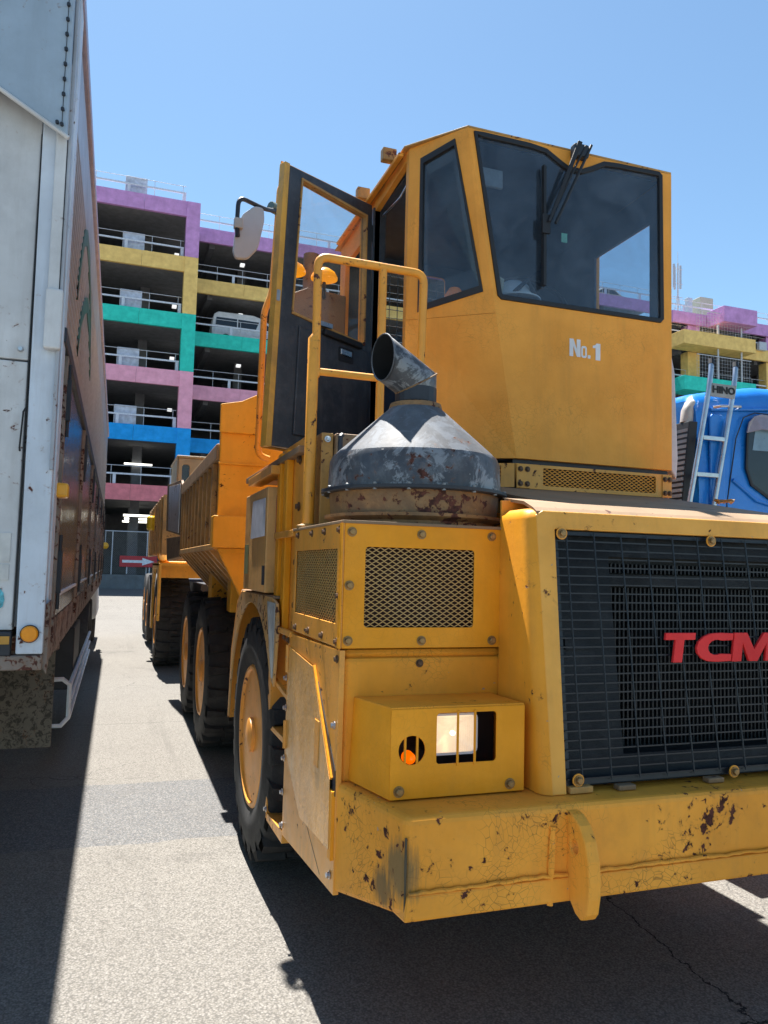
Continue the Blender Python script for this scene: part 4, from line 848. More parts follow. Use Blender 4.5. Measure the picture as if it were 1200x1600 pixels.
# elbow: vertical stub, mitre, horizontal-ish mouth with real wall thickness
def elbow(r):
    g = G(); n = 32
    ax = Vector((-0.80, -0.12, 0.45)).normalized(); mn = Vector((-0.97, -0.24, 0.0)).normalized()
    c0, c1 = Vector((cxp, cyp, 2.285)), Vector((cxp + 0.005, cyp, 2.388))
    end = c1 + ax * 0.19
    nrm = (Vector((0, 0, 1)) + ax).normalized()
    u = Vector((0, 1, 0)); rings = []
    dirv = Vector((0, 0, 1))
    bx, by = Vector((1, 0, 0)), Vector((0, 1, 0))
    base = [c0 + (bx * math.cos(2 * math.pi * j / n) + by * math.sin(2 * math.pi * j / n)) * r for j in range(n)]
    mit = []
    for p in base:
        t_ = ((c1 - p).dot(nrm)) / dirv.dot(nrm); mit.append(p + dirv * t_)
    mouth = []
    for p in mit:
        t_ = ((end - p).dot(mn)) / ax.dot(mn); mouth.append(p + ax * t_)
    vs = base + mit + mouth; fs = []
    for i in range(2): fs += [(i * n + j, i * n + (j + 1) % n, (i + 1) * n + (j + 1) % n, (i + 1) * n + j) for j in range(n)]
    return g.add([tuple(v) for v in vs], fs), end, ax, mouth, mit
g, endp, axp, mouth, mit = elbow(0.086)
EL = DT.part('elbow_pipe', g, CONE, CN, smooth=True)
so = EL.modifiers.new('wall', 'SOLIDIFY'); so.thickness = 0.004; so.offset = -1; EL.data.materials.append(plain('pipe_inner_shade', (0.004, 0.004, 0.004), 1.0, bmp=0)); so.material_offset = 1  # inner wall coloured near black, painting in the shade inside the mouth
DT.part('elbow_weld', G().tube(mit, 0.004, 6, closed=True), RUSTCYL, EL, smooth=True)
DT.part('elbow_rim', G().tube(mouth, 0.003, 6, closed=True), CONE_W, EL, smooth=True)
DT.part('elbow_inside', G().lathe((cxp, cyp, 0), [(2.30, 0.088), (2.36, 0.088)], 'Z', 20), DARK, EL)
clip = make_mesh('clip_bolt', G().lathe((0, 0, 0), [(-0.013, 0.004), (-0.013, 0.008), (0.014, 0.008), (0.016, 0.004)], 'Z', 8), plain('clip_grey', (0.25, 0.25, 0.25), 0.5, 0.5))
for i in range(18):
    a = 2 * math.pi * (i + 0.3) / 18; DT.inst('clip_bolt', clip, (cxp + (rp + 0.012) * math.cos(a), cyp + (rp + 0.012) * math.sin(a), 1.909), parent=CN)
for sx in (-0.28, 0.30):
    DT.part('lifting_lug', G().tube([(cxp + sx, cyp + 0.16, 2.05), (cxp + sx, cyp + 0.16, 2.16), (cxp + sx + 0.01, cyp + 0.17, 2.17)], 0.011, 8), DARK, CN, smooth=True)
# ---- handrail
hr = 0.0195
def arcpath(pts, r=0.06, n=5):
    P = [Vector(p) for p in pts]; out = [P[0]]
    for a, b, c in zip(P, P[1:], P[2:]):
        d0 = (a - b).normalized(); d1 = (c - b).normalized(); s = b + d0 * r; e = b + d1 * r
        for i in range(n + 1):
            t_ = i / n; out.append((s * (1 - t_) ** 2) + b * 2 * t_ * (1 - t_) + e * t_ ** 2)
    out.append(P[-1]); return out
hy = 3.31
RL = DT.part('handrail', G().tube(arcpath([(0.805, hy, 2.45), (0.800, hy, 3.005), (1.318, hy, 3.000), (1.318, hy + 0.03, 2.30)], 0.05), hr, 12), Y_rail, smooth=True)
DT.part('rail_socket', G().tube([(0.792, hy, 1.772), (0.792, hy, 2.62), (0.797, hy, 2.645)], [0.026, 0.026, 0.012], 12), Y_rail, RL, smooth=True)
DT.part('rail_post', G().rod((1.112, hy, 2.20), (1.112, hy, 2.99), hr), Y_rail, RL, smooth=True)
DT.part('mid_rail', G().rod((0.800, hy, 2.475), (1.318, hy, 2.475), 0.017), Y_rail, RL, smooth=True)
DT.part('rail_foot', G().lathe((0.792, hy, 1.768), [(0.0, 0.05), (0.012, 0.05), (0.02, 0.03)], 'Z', 12), Y_dirty, RL)
DT.part('rear_grab_rail', G().tube(arcpath([(0.92, 5.0, 2.30), (0.845, 5.0, 2.32), (0.852, 5.0, 3.28), (0.90, 5.0, 3.42), (0.930, 5.0, 4.17), (0.99, 5.0, 4.21)], 0.05), 0.022, 12), Y_rail, smooth=True)
# ---- cab
zf, z0c, z1c = 3.836, 2.17, 3.836
yF = 3.40; yR = 5.0; xL = 1.37; xRt = 2.826
A = (1.575, yF, z1c); Bp = (1.735, yF, 2.955); Cp = (1.870, yF, z0c)
front = [(1.575, z1c), (1.735, 2.955), (1.872, z0c), (xRt, z0c), (xRt, z1c)]
wsh = [(1.607, 3.822), (1.66, 3.826), (1.93, 3.826), (2.03, 3.815), (2.11, 3.772), (2.16, 3.748), (2.24, 3.748), (2.30, 3.775), (2.38, 3.818), (2.47, 3.826), (2.74, 3.832), (2.762, 3.815), (2.770, 3.0), (2.750, 2.978), (1.775, 2.972), (1.755, 2.99)]
wsi = []
cxx = sum(p[0] for p in wsh) / len(wsh); czz = sum(p[1] for p in wsh) / len(wsh)
for i, p in enumerate(wsh):     # inset outline for the rubber gasket
    a = Vector(wsh[i - 1]); b = Vector(p); c = Vector(wsh[(i + 1) % len(wsh)])
    d1 = (b - a).normalized(); d2 = (c - b).normalized(); nn = Vector((-(d1.y + d2.y), d1.x + d2.x)).normalized()
    if nn.dot(Vector((cxx, czz)) - b) < 0: nn = -nn
    # notch points push downwards
    wsi.append(tuple(b + nn * 0.026))
CF = DT.part('cab_front', G().plate(front, [wsh], PY(yF, yF + 0.03)), Y_cab, bevel=0.004)
gk = DT.part('windshield_gasket', G().plate(wsh, [wsi], PY(yF - 0.008, yF + 0.02)), RUB, CF, bevel=0.003)
DT.part('windshield', G().plate(wsi, [], PY(yF + 0.004, yF + 0.008)), WGLASS, CF)
# left corner facet: from front edge back to (xL, 3.69)
FL_t = Vector((xL, 3.69, z1c)); FL_m = Vector((xL, 3.69, 2.95)); FL_b = Vector((xL, 3.69, z0c))
def facetM(off=0.0):
    # u 0 (rear post) .. 1 (front edge), v height
    def M(u, v, w_):
        if v >= 2.955: t_ = (v - 2.955) / (z1c - 2.955); fx = 1.735 + (1.575 - 1.735) * t_
        else: t_ = (v - z0c) / (2.955 - z0c); fx = 1.872 + (1.735 - 1.872) * t_
        p = Vector((xL, 3.69, v)).lerp(Vector((fx, yF, v)), u)
        nrm = Vector((-(3.69 - yF), -(fx - xL), 0)).normalized()
        return tuple(p - nrm * (w_ * 0.03 - off))
    return M
qh = [(0.20, 3.755), (0.78, 3.80), (0.90, 3.01), (0.14, 2.935)]
q2 = [(0.245, 3.725), (0.755, 3.768), (0.862, 3.04), (0.19, 2.972)]
# split up and down so the crease stays sharp
DT.part('cab_corner', G().plate([(0, z1c), (1, z1c), (1, 2.955), (1, 2.90), (0, 2.90)], [[(a, max(b, 2.93)) for a, b in qh]], facetM()), Y_cab)
DT.part('cab_corner', G().plate([(0, 2.898), (1, 2.898), (1, z0c), (0, z0c)], [], facetM()), Y_cab)
DT.part('quarter_gasket', G().plate([(a, max(b, 2.93)) for a, b in qh], [q2], facetM(0.006)), RUB)
DT.part('quarter_window', G().plate(q2, [], lambda u, v, w_: facetM(-0.01)(u, v, w_ * 0.2)), WGLASS)
# left wall with door opening, rear wall with window, right wall with windows, roof, floor
dy0, dy1 = 3.73, 4.25
CL = DT.part('cab_left_wall', G().plate([(3.69, z0c), (dy0, z0c), (dy0, 3.78), (dy1, 3.74), (dy1, z0c), (yR, z0c), (yR, 3.80), (3.69, z1c)], [rrect(4.40, 4.88, 2.95, 3.65, 0.03)], PX(xL, xL + 0.03)), Y_cab)
DT.part('cab_rear_wall', G().plate([(xL + .031, z0c), (xRt - .031, z0c), (xRt - .031, 3.80), (xL + .031, 3.80)], [rrect(1.50, 2.15, 2.95, 3.70, 0.03)], PY(yR - 0.03, yR)), Y_cab)
DT.part('rear_window', G().box((1.50, yR - 0.02, 2.95), (2.15, yR - 0.015, 3.70)), SGLASS)
g = G()
for i in range(1, 11): g.rod((1.5 + i * 0.06, yR + 0.02, 2.95), (1.5 + i * 0.06, yR + 0.02, 3.70), 0.003, n=5)
for i in range(1, 13): g.rod((1.5, yR + 0.025, 2.95 + i * 0.06), (2.15, yR + 0.025, 2.95 + i * 0.06), 0.003, n=5)
DT.part('window_guard', g, GRIL, kind='stuff')
DT.part('cab_right_wall', G().plate([(yF + .031, z0c), (yR, z0c), (yR, 3.80), (yF + .031, z1c - .001)], [[(3.545, 2.80), (4.075, 2.80), (4.075, 3.62), (3.545, 3.62)], [(4.36, 3.12), (4.62, 3.12), (4.36, 3.30)]], PX(xRt - 0.03, xRt)), Y_cab)
DT.part('side_window', G().box((xRt - 0.02, 3.545, 2.80), (xRt - 0.016, 4.075, 3.61)), CGLASS)
DT.part('right_wall_lining', G().plate([(yF + .04, 2.2), (yR - .04, 2.2), (yR - .04, 3.78), (yF + .04, 3.80)], [[(3.53, 2.79), (4.06, 2.79), (4.06, 3.60), (3.53, 3.60)], [(4.36, 3.12), (4.62, 3.12), (4.36, 3.30)]], PX(xRt - 0.045, xRt - 0.032)), INT)
roofpts = [(1.575, yF), (xRt, yF), (xRt, yR + 0.06), (xL - 0.03, yR + 0.06), (xL - 0.03, 3.69)]
RF = DT.part('cab_roof', G().hexa([(a, b, z1c + 0.001 - (b - yF) * 0.02) for a, b in roofpts], [(a, b, z1c + 0.012 - (b - yF) * 0.02) for a, b in roofpts]), Y_dirty, bevel=0.003)
DT.part('roof_gutter', G().box((xL - 0.05, 3.72, 3.80), (xL - 0.02, 4.95, 3.82)), Y_rail, RF, bevel=0.004)
for yy in (3.83, 4.30): DT.part('roof_bracket', G().box((xL - 0.10, yy, 3.83), (xL - 0.02, yy + 0.05, 3.90)), Y_dirty, RF, bevel=0.006)
DT.part('cab_floor', G().box((xL + 0.03, yF + 0.10, z0c), (xRt - 0.03, yR - 0.03, z0c + 0.03)).hexa([(1.93, yF + .032, z0c), (xRt - .03, yF + .032, z0c), (xRt - .03, yF + .099, z0c), (1.93, yF + .099, z0c)], [(1.93, yF + .032, z0c + .03), (xRt - .03, yF + .032, z0c + .03), (xRt - .03, yF + .099, z0c + .03), (1.93, yF + .099, z0c + .03)]), INT)
DT.part('headliner', G().hexa([(1.62, yF + .05, 3.80), (xRt - .05, yF + .05, 3.80), (xRt - .05, yR - .04, 3.765), (xL + .05, yR - .04, 3.765), (xL + .05, 3.71, 3.79)], [(1.62, yF + .05, 3.808), (xRt - .05, yF + .05, 3.808), (xRt - .05, yR - .04, 3.773), (xL + .05, yR - .04, 3.773), (xL + .05, 3.71, 3.798)]), INT)
DT.part('rear_lining', G().plate([(xL + .05, 2.2), (xRt - .05, 2.2), (xRt - .05, 3.77), (xL + .05, 3.77)], [rrect(1.51, 2.14, 2.96, 3.69, 0.03)], PY(yR - 0.05, yR - 0.04)), INT)
DT.part('roof_cable', G().tube([(1.40, 3.72, 3.70), (1.40, 3.9, 3.665), (1.40, 4.2, 3.69)], 0.006, 6), STEEL)
# corner pillar inside the door opening
DT.part('door_frame_post', G().box((xL - 0.012, dy1, 2.18), (xL + 0.07, dy1 + 0.10, 3.76)), TRIM, bevel=0.004)
# base band with vents
BD = DT.part('cab_base_band', G().plate([(1.888, 2.022), (2.835, 2.022), (2.830, 2.148), (1.880, 2.148)], [rrect(2.04, 2.735, 2.042, 2.132, 0.008)], PY(yF + 0.02, yF + 0.026)), paint('band_yellow', (0.82, 0.38, 0.06), 0.45, rust=0.35, dirt=0.3), bevel=0.001)
DT.part('mesh_grille', expanded(2.037, 2.738, 2.040, 2.134, 0.030, 0.0098, lambda u, v, w_: (u, yF + 0.027 + w_, v), 0.0042), Y_cab, BD, kind='stuff')
DT.part('mesh_backing', G().box((1.9, yF + 0.05, 2.02), (2.83, yF + 0.06, 2.15)), MATS['brown_dark'], BD)
B2 = DT.part('cab_base_band', G().plate([(0, 2.026), (1, 2.026), (1, 2.148), (0, 2.148)], [[(0.42, 2.045), (0.86, 2.045), (0.86, 2.135), (0.42, 2.135)]], lambda u, v, w_: (1.45 + 0.425 * u + 0.002, 3.66 - 0.238 * u + 0.006 * w_, v)), MATS['band_yellow'], bevel=0.001)
DT.part('mesh_grille', expanded(0.41, 0.87, 2.042, 2.137, 0.065, 0.0098, lambda u, v, w_: (1.45 + 0.425 * u + w_, 3.66 - 0.238 * u + 0.008 + w_, v), 0.0042), Y_cab, B2, kind='stuff')
DT.part('mesh_backing', G().hexa([(1.5, 3.68, 2.02), (1.90, 3.44, 2.02), (1.90, 3.46, 2.02), (1.5, 3.70, 2.02)], [(1.5, 3.68, 2.15), (1.90, 3.44, 2.15), (1.90, 3.46, 2.15), (1.5, 3.70, 2.15)]), MATS['brown_dark'], B2)
for a_, b_ in ((1.886, 1.965), (2.775, 2.835)): DT.part('band_plate', G().box((a_, yF + 0.014, 2.024), (b_, yF + 0.019, 2.146)), MATS['band_yellow'], BD, bevel=0.001)
for xx, zz in ((1.905, 2.12), (1.945, 2.12), (1.905, 2.045), (1.945, 2.045), (2.79, 2.12), (2.82, 2.12), (2.79, 2.045), (2.82, 2.045)):
    DT.inst('bolt', B_DK, (xx, yF + 0.013, zz), ROT_F)
DT.part('skirt_gap', G().box((1.87, yF + 0.03, 2.148), (2.82, yF + 0.3, 2.169)), DARK)
# lettering
def digits(pl, x0, z0, w_, h_):
    return G().plate([(x0 + w_ * a, z0 + h_ * b) for a, b in pl], [], PY(yF - 0.0025, yF - 0.0005))
NPL = [(0, 0), (0, 1), (0.36, 1), (0.66, 0.42), (0.66, 1), (1, 1), (1, 0), (0.68, 0), (0.34, 0.60), (0.34, 0)]
DT.part('number_marking', digits(NPL, 2.176, 2.728, 0.066, 0.093), WHITE)
DT.part('number_marking', G().plate(rrect(2.247, 2.281, 2.727, 2.790, 0.012), [rrect(2.257, 2.271, 2.738, 2.779, 0.005)], PY(yF - 0.0025, yF - 0.0005)), WHITE)
DT.part('number_marking', digits([(0, 0), (0, 1), (1, 1), (1, 0)], 2.287, 2.727, 0.016, 0.017), WHITE)
DT.part('number_marking', digits([(0.38, 0), (0.38, 0.72), (0, 0.70), (0, 0.84), (0.35, 0.90), (0.5, 1), (1, 1), (1, 0)], 2.318, 2.723, 0.046, 0.090), WHITE)
# wipers
wp = (2.20, yF - 0.045, 3.83)
WM = DT.part('wiper_motor', G().box((2.17, yF - 0.05, 3.79), (2.26, yF, 3.86)), DARK, bevel=0.01)
DT.part('wiper_arm', G().hexa([(2.188, yF - 0.055, 3.87), (2.215, yF - 0.055, 3.865), (2.215, yF - 0.045, 3.865), (2.188, yF - 0.045, 3.87)], [(2.010, yF - 0.058, 3.40), (2.026, yF - 0.058, 3.40), (2.026, yF - 0.048, 3.40), (2.010, yF - 0.048, 3.40)]), RUB, WM, bevel=0.003)
DT.part('wiper_arm', G().rod((2.27, yF - 0.05, 3.86), (2.06, yF - 0.045, 3.40), 0.008, n=8).rod((2.235, yF - 0.05, 3.85), (2.03, yF - 0.045, 3.43), 0.006, n=8), RUB, WM)
DT.part('wiper_blade', G().hexa([(2.000, yF - 0.035, 3.07), (2.016, yF - 0.035, 3.07), (2.016, yF - 0.009, 3.07), (2.000, yF - 0.009, 3.07)], [(1.995, yF - 0.035, 3.71), (2.009, yF - 0.035, 3.70), (2.009, yF - 0.009, 3.70), (1.995, yF - 0.009, 3.71)]).box((1.985, yF - 0.045, 3.34), (2.03, yF - 0.03, 3.44)), RUB, WM)
# sticker, interior
DT.part('green_sticker', G().box((2.13, yF + 0.010, 3.335), (2.165, yF + 0.012, 3.385)), plain('sticker_green', (0.25, 0.6, 0.42), 0.6), label='small pale green sticker inside the windshield')
DT.part('dashboard', G().box((1.80, yF + 0.10, 2.25), (2.78, yF + 0.36, 3.03)), INT, bevel=0.03)
sw = [(2.20 + 0.21 * math.cos(a * math.pi / 12), 3.80 + 0.10 * math.sin(a * math.pi / 12) , 3.15 + 0.17 * math.sin(a * math.pi / 12)) for a in range(24)]
SWH = DT.part('steering_wheel', G().tube(sw, 0.014, 8, closed=True), RUB, smooth=True)
DT.part('wheel_spoke', G().rod((2.20, 3.80, 3.13), (2.38, 3.82, 3.15), 0.011, n=6).rod((2.20, 3.80, 3.13), (2.02, 3.82, 3.15), 0.011, n=6).rod((2.20, 3.80, 3.13), (2.20, 3.72, 2.90), 0.011, n=6).rod((2.20, 3.80, 3.13), (2.22, 3.66, 2.7), 0.03, n=8), RUB, SWH)
ST = DT.part('seat', G().box((1.90, 4.10, 2.55), (2.42, 4.60, 2.72)), SEAT, bevel=0.04)
DT.part('backrest', G().hexa([(1.92, 4.56, 2.72), (2.40, 4.56, 2.72), (2.40, 4.68, 2.72), (1.92, 4.68, 2.72)], [(1.96, 4.68, 3.30), (2.36, 4.68, 3.30), (2.36, 4.78, 3.30), (1.96, 4.78, 3.30)]), SEAT, ST, bevel=0.04)
DT.part('control_console', G().box((2.50, 3.80, 2.25), (2.77, 4.5, 2.95)), INT, bevel=0.03)
DT.part('gear_lever', G().rod((2.55, 3.75, 2.9), (2.60, 3.72, 3.10), 0.012, n=8), RUB)
DT.part('sun_visor', G().box((1.68, yF + 0.12, 3.62), (1.84, yF + 0.14, 3.72)), plain('visor_grey', (0.28, 0.32, 0.36), 0.6), bevel=0.006)
DT.part('instrument_pod', G().tube([(1.83, 3.56, 2.95), (1.85, 3.55, 3.13), (1.79, 3.55, 3.15)], 0.022, 8), plain('pod_cream', (0.7, 0.62, 0.45), 0.5))
hm = Thing('safety_helmet', 'white safety helmet lying behind the windshield of the yellow truck', 'helmet', (1.95, 3.58, 3.03))
hm.part('shell', G().lathe((1.95, 3.60, 3.042), [(0.0, 0.115), (0.03, 0.110), (0.08, 0.09), (0.11, 0.05), (0.12, 0.005)], 'Z', 24), plain('helmet_white', (0.8, 0.8, 0.8), 0.3), smooth=True)
hm.part('brim', G().lathe((1.95, 3.58, 3.041), [(0.0, 0.14), (0.008, 0.14)], 'Z', 24), plain('helmet_white', (0.8, 0.8, 0.8), 0.3))
hm.part('strap', G().tube([(1.90, 3.49, 3.06), (1.97, 3.48, 3.13), (2.04, 3.52, 3.07)], 0.012, 6), DARK)
bc = DT.part('beacon_lamp', G().lathe((1.66, 3.72, 2.95), [(0.0, 0.06), (0.02, 0.062), (0.13, 0.055), (0.17, 0.03), (0.18, 0.005)], 'Z', 20), plain('beacon_orange', (0.7, 0.22, 0.04), 0.2, emit=(1, 0.3, 0.05), es=0.05), smooth=True)
DT.part('beacon_base', G().box((1.58, 3.64, 2.80), (1.74, 3.80, 2.95)), DARK, bc, bevel=0.01)
DT.part('side_shelf', G().hexa([(1.42, 3.72, 2.75), (1.75, 3.45, 2.75), (1.9, 3.5, 2.75), (1.6, 4.0, 2.75)], [(1.42, 3.72, 2.93), (1.75, 3.45, 2.93), (1.9, 3.5, 2.93), (1.6, 4.0, 2.93)]), INT)
# ---- open door
hg_ = Vector((xL - 0.005, dy1 + 0.0, 0)); dd = Vector((-0.8996, -0.4368, 0)).normalized(); nd = Vector((dd.y, -dd.x, 0))   # nd points to the camera side
if nd.y > 0: nd = -nd
def DM(off=0.0, th=0.045):
    def M(u, v, w_):
        uu = u * 0.91 + (3.0 - v) * 0.035 * (u / 0.7) if u > 0.3 else u - (3.0 - v) * 0.02
        p = hg_ + dd * uu + nd * (off - th * w_); return (p.x, p.y, v)
    return M
door_o = [(0.0, 2.225), (0.735, 2.225), (0.735, 3.765), (0.005, 3.765)]
win_o = [(0.055, 2.90), (0.655, 2.955), (0.640, 3.725), (0.045, 3.690)]
win_i = [(0.068, 2.913), (0.645, 2.968), (0.630, 3.712), (0.058, 3.677)]
DR = DT.part('cab_door', G().plate(door_o, [win_o], DM(0.0, 0.05)), TRIM, bevel=0.004, label='open cab door with dark inner trim')
DT.part('door_skin', G().plate([(0.0, 2.215), (0.76, 2.215), (0.76, 3.80), (0.0, 3.80)], [win_o], DM(-0.051, 0.008)), Y_cab, DR, label='yellow outer skin of the open door')
DT.part('door_edge', G().plate([(0.7355, 2.22), (0.775, 2.22), (0.775, 3.775), (0.7355, 3.775)], [], DM(0.0, 0.05)), paint('edge_yellow', (0.78, 0.40, 0.05), 0.4, dirt=0.3, grime=0.35, streak=0.4), DR, bevel=0.003)
DT.part('window_frame', G().plate(win_o, [win_i], DM(0.006, 0.04)), Y_dirty, DR, bevel=0.001)
DT.part('door_window', G().plate(win_i, [], DM(-0.02, 0.004)), SGLASS, DR)
DT.part('inner_panel', G().plate([(0.03, 2.30), (0.60, 2.30), (0.60, 2.90), (0.03, 2.865)], [], DM(0.012, 0.012)), TRIM, DR, bevel=0.006)
DT.part('arm_rest', G().plate([(0.10, 2.865), (0.42, 2.885), (0.42, 2.92), (0.10, 2.90)], [], DM(0.035, 0.03)), RUB, DR, bevel=0.006)
DT.part('door_handle', G().plate([(0.17, 2.80), (0.255, 2.805), (0.255, 2.84), (0.17, 2.835)], [], DM(0.02, 0.008)), STEEL, DR, bevel=0.004)
DT.part('handle_cup', G().plate(rrect(0.155, 0.27, 2.765, 2.85, 0.012), [], DM(0.0135, 0.002)), RUB, DR)
DT.part('door_bracket', G().plate([(0.36, 2.93), (0.46, 2.93), (0.46, 2.955), (0.36, 2.955)], [], DM(0.03, 0.02)), STEEL, DR)
for zz in (2.4, 3.05, 3.6):
    p = DM(0.0)(-0.01, zz, 0.5); DT.part('door_hinge', G().rod((p[0], p[1], zz - 0.05), (p[0], p[1], zz + 0.05), 0.016, n=10), RUB, DR)
DT.part('lock_plate', G().plate(rrect(0.748, 0.772, 3.0, 3.06, 0.006), [], DM(0.004, 0.004)), STEEL, DR)
# mirror on the door edge
mb = Vector((0.925, 4.98, 3.98))
mc = Vector((0.612, 4.70, 3.745)); K2 = 1.08
MR = DT.part('mirror_arm', G().tube(arcpath([tuple(mb), (0.80, 4.80, 3.89), (0.612, 4.68, 3.885), (0.608, 4.68, 3.70)], 0.06), 0.014, 10), DARK, smooth=True)
DT.part('mirror_clamp', G().rod(tuple(mb + Vector((0.04, 0.02, 0))), tuple(mb + Vector((-0.07, -0.05, 0))), 0.036, n=10), plain('clamp_green', (0.10, 0.16, 0.15), 0.5), MR, bevel=0.004)
mo = [(p_.x, p_.y) for p_ in [Vector(q_) for q_ in arcpath([(0.0, -0.14, 0), (0.02, -0.178, 0), (0.10, -0.16, 0), (0.155, -0.08, 0), (0.168, 0.10, 0), (0.15, 0.17, 0), (0.09, 0.165, 0), (0.02, 0.09, 0), (-0.005, -0.03, 0), (-0.008, -0.13, 0)], 0.022, 3)][:-1]]
def MM(u, v, w_): return (mc.x + K2 * (u * 0.93 + (v * 0.12)), mc.y + K2 * u * 0.35 + w_ * 0.035, mc.z - 0.05 + K2 * v)
DT.part('mirror_housing', G().plate(mo, [], MM), plain('mirror_back', (0.40, 0.45, 0.50), 0.45, var=0.04), MR, bevel=0.008)
DT.part('mirror_joint', G().box((0.590, 4.66, 3.68), (0.645, 4.705, 3.745)), plain('joint_grey', (0.4, 0.4, 0.38), 0.5), MR, bevel=0.006)
DT.part('mirror_bolt', G().rod((0.608, 4.68, 3.70), (0.616, 4.68, 3.63), 0.015, n=8), RUB, MR)
# right hand mirror seen edge-on past the cab
RM = DT.part('right_mirror', G().plate([(0, 0.06), (0.045, 0.0), (0.06, 0.12), (0.055, 0.6), (0.03, 0.72), (0.0, 0.68)], [], lambda u, v, w_: (2.845 + u * 0.9 + (0.72 - v) * 0.03, 3.46 + w_ * 0.16, 2.13 + v)), plain('mirror_shell', (0.55, 0.5, 0.52), 0.3), bevel=0.008)
DT.part('mirror_stay', G().rod((2.83, 3.52, 2.7), (2.87, 3.52, 2.7), 0.012, n=8).rod((2.83, 3.52, 2.3), (2.88, 3.52, 2.3), 0.012, n=8), DARK, RM)
# ---- chassis and mid section
DT.part('chassis_frame', G().box((1.6, 2.9, 0.55), (2.74, 10.2, 1.0)), DARK)
DT.part('engine_block', G().box((1.62, 2.75, 0.86), (2.72, 3.9, 1.75)), DARK)
DT.part('mid_frame', G().box((1.25, 5.3, 0.80), (3.09, 6.2, 1.30)), Y_dirty, bevel=0.01)
DT.part('cab_support', G().box((1.42, 3.9, 1.75), (2.92, 5.0, 2.165)), Y_dirty)
DT.part('hose', G().tube([(1.0, 4.9, 1.4), (0.98, 5.4, 1.25), (1.2, 5.9, 1.1), (1.5, 6.3, 1.0)], 0.03, 8), RUB, smooth=True)
DT.part('rear_reflector', G().box((1.0, 6.45, 1.42), (1.07, 6.47, 1.50)), plain('reflector_red', (0.6, 0.03, 0.02), 0.3))
DT.part('body_cradle', G().box((0.92, 6.55, 1.20), (1.30, 6.75, 1.50)), Y_dump, bevel=0.01)
DT.part('frame_bracket', G().box((0.90, 7.7, 1.18), (1.3, 8.0, 1.55)), Y_dump, bevel=0.01)
# ---- dump body
bx0, by0, by1 = 0.70, 5.92, 9.35
fpro = [(0.985, 1.20), (mirx(0.985), 1.20), (mirx(0.71), 1.735), (mirx(0.71), 2.82), (3.31, 2.95), (2.9, 3.04), (XC, 3.06), (1.44, 3.04), (1.04, 2.95), (0.86, 2.855), (0.71, 2.82), (0.71, 1.735)]
DB = DT.part('dump_body', G().plate(fpro, [], PY(by0, by0 + 0.05)), Y_dump, bevel=0.01, label='ribbed yellow dump body')
DT.part('front_ledge', G().plate([(0.70, 2.607), (mirx(0.70), 2.607), (mirx(0.70), 2.825), (0.86, 2.86), (0.70, 2.825)][:3] + [(3.31, 2.955), (2.9, 3.045), (XC, 3.065), (1.44, 3.045), (1.04, 2.955), (0.86, 2.86), (0.70, 2.825)], [], PY(by0 - 0.035, by0 - 0.001)), Y_dump, DB, bevel=0.008)
DT.part('front_seam', G().box((0.70, by0 - 0.02, 2.365), (mirx(0.70), by0 - 0.001, 2.38)), Y_dump, DB, bevel=0.004)
DT.part('front_box_rail', G().box((0.665, by0 - 0.12, 1.725), (mirx(0.665), by0 - 0.001, 1.965)), Y_dump, DB, bevel=0.01)
DT.part('front_slope', G().hexa([(0.72, by0 - 0.03, 1.72), (1.28, by0 + 0.5, 1.16), (mirx(1.28), by0 + 0.5, 1.16), (mirx(0.72), by0 - 0.03, 1.72)], [(0.72, by0 + 0.0, 1.735), (1.28, by0 + 0.54, 1.17), (mirx(1.28), by0 + 0.54, 1.17), (mirx(0.72), by0 + 0.0, 1.735)]), Y_dump, DB)
for f in ((lambda x: x), mirx):
    DT.part('body_side', G().box((f(0.735), by0 + 0.05, 1.735), (f(0.755), by1, 2.50)), Y_rib, DB)
    DT.part('body_slope', G().hexa([(f(0.735), by0 + 0.05, 1.735), (f(1.26), by0 + 0.05, 1.17), (f(1.26), by1, 1.17), (f(0.735), by1, 1.735)], [(f(0.75), by0 + 0.05, 1.75), (f(1.275), by0 + 0.05, 1.185), (f(1.275), by1, 1.185), (f(0.75), by1, 1.75)]), Y_rib, DB)
    DT.part('top_rail', G().box((f(0.690), by0 + 0.052, 2.405), (f(0.770), by1 - 0.002, 2.53)), paint('rail_tan', (0.45, 0.27, 0.12), 0.5, dirt=0.5, rust=0.5), DB, bevel=0.01)
    DT.part('bottom_rail', G().box((f(0.692), by0 + 0.052, 1.712), (f(0.75), by1 - 0.002, 1.76)), Y_rib, DB, bevel=0.006)
    for i in range(10):
        yy = by0 + 0.30 + i * 0.335
        DT.part('body_rib', G().box((f(0.695), yy, 1.762), (f(0.735), yy + 0.075, 2.404)), Y_rib, DB, bevel=0.006)
        DT.part('slope_rib', G().hexa([(f(0.694), yy, 1.711), (f(1.23), yy, 1.135), (f(1.23), yy + 0.075, 1.135), (f(0.694), yy + 0.075, 1.711)], [(f(0.735), yy, 1.732), (f(1.26), yy, 1.168), (f(1.26), yy + 0.075, 1.168), (f(0.735), yy + 0.075, 1.732)]), Y_rib, DB)
DT.part('body_floor', G().box((1.26, by0 + 0.05, 1.15), (mirx(1.26), by1 + 0.8, 1.19)), Y_rib, DB)
POL = paint('polished_plate', (0.75, 0.77, 0.82), 0.3, dirt=0.25, streak=0.35, dirtcol=(0.12, 0.09, 0.07), metallic=0.8, rust=0.3)
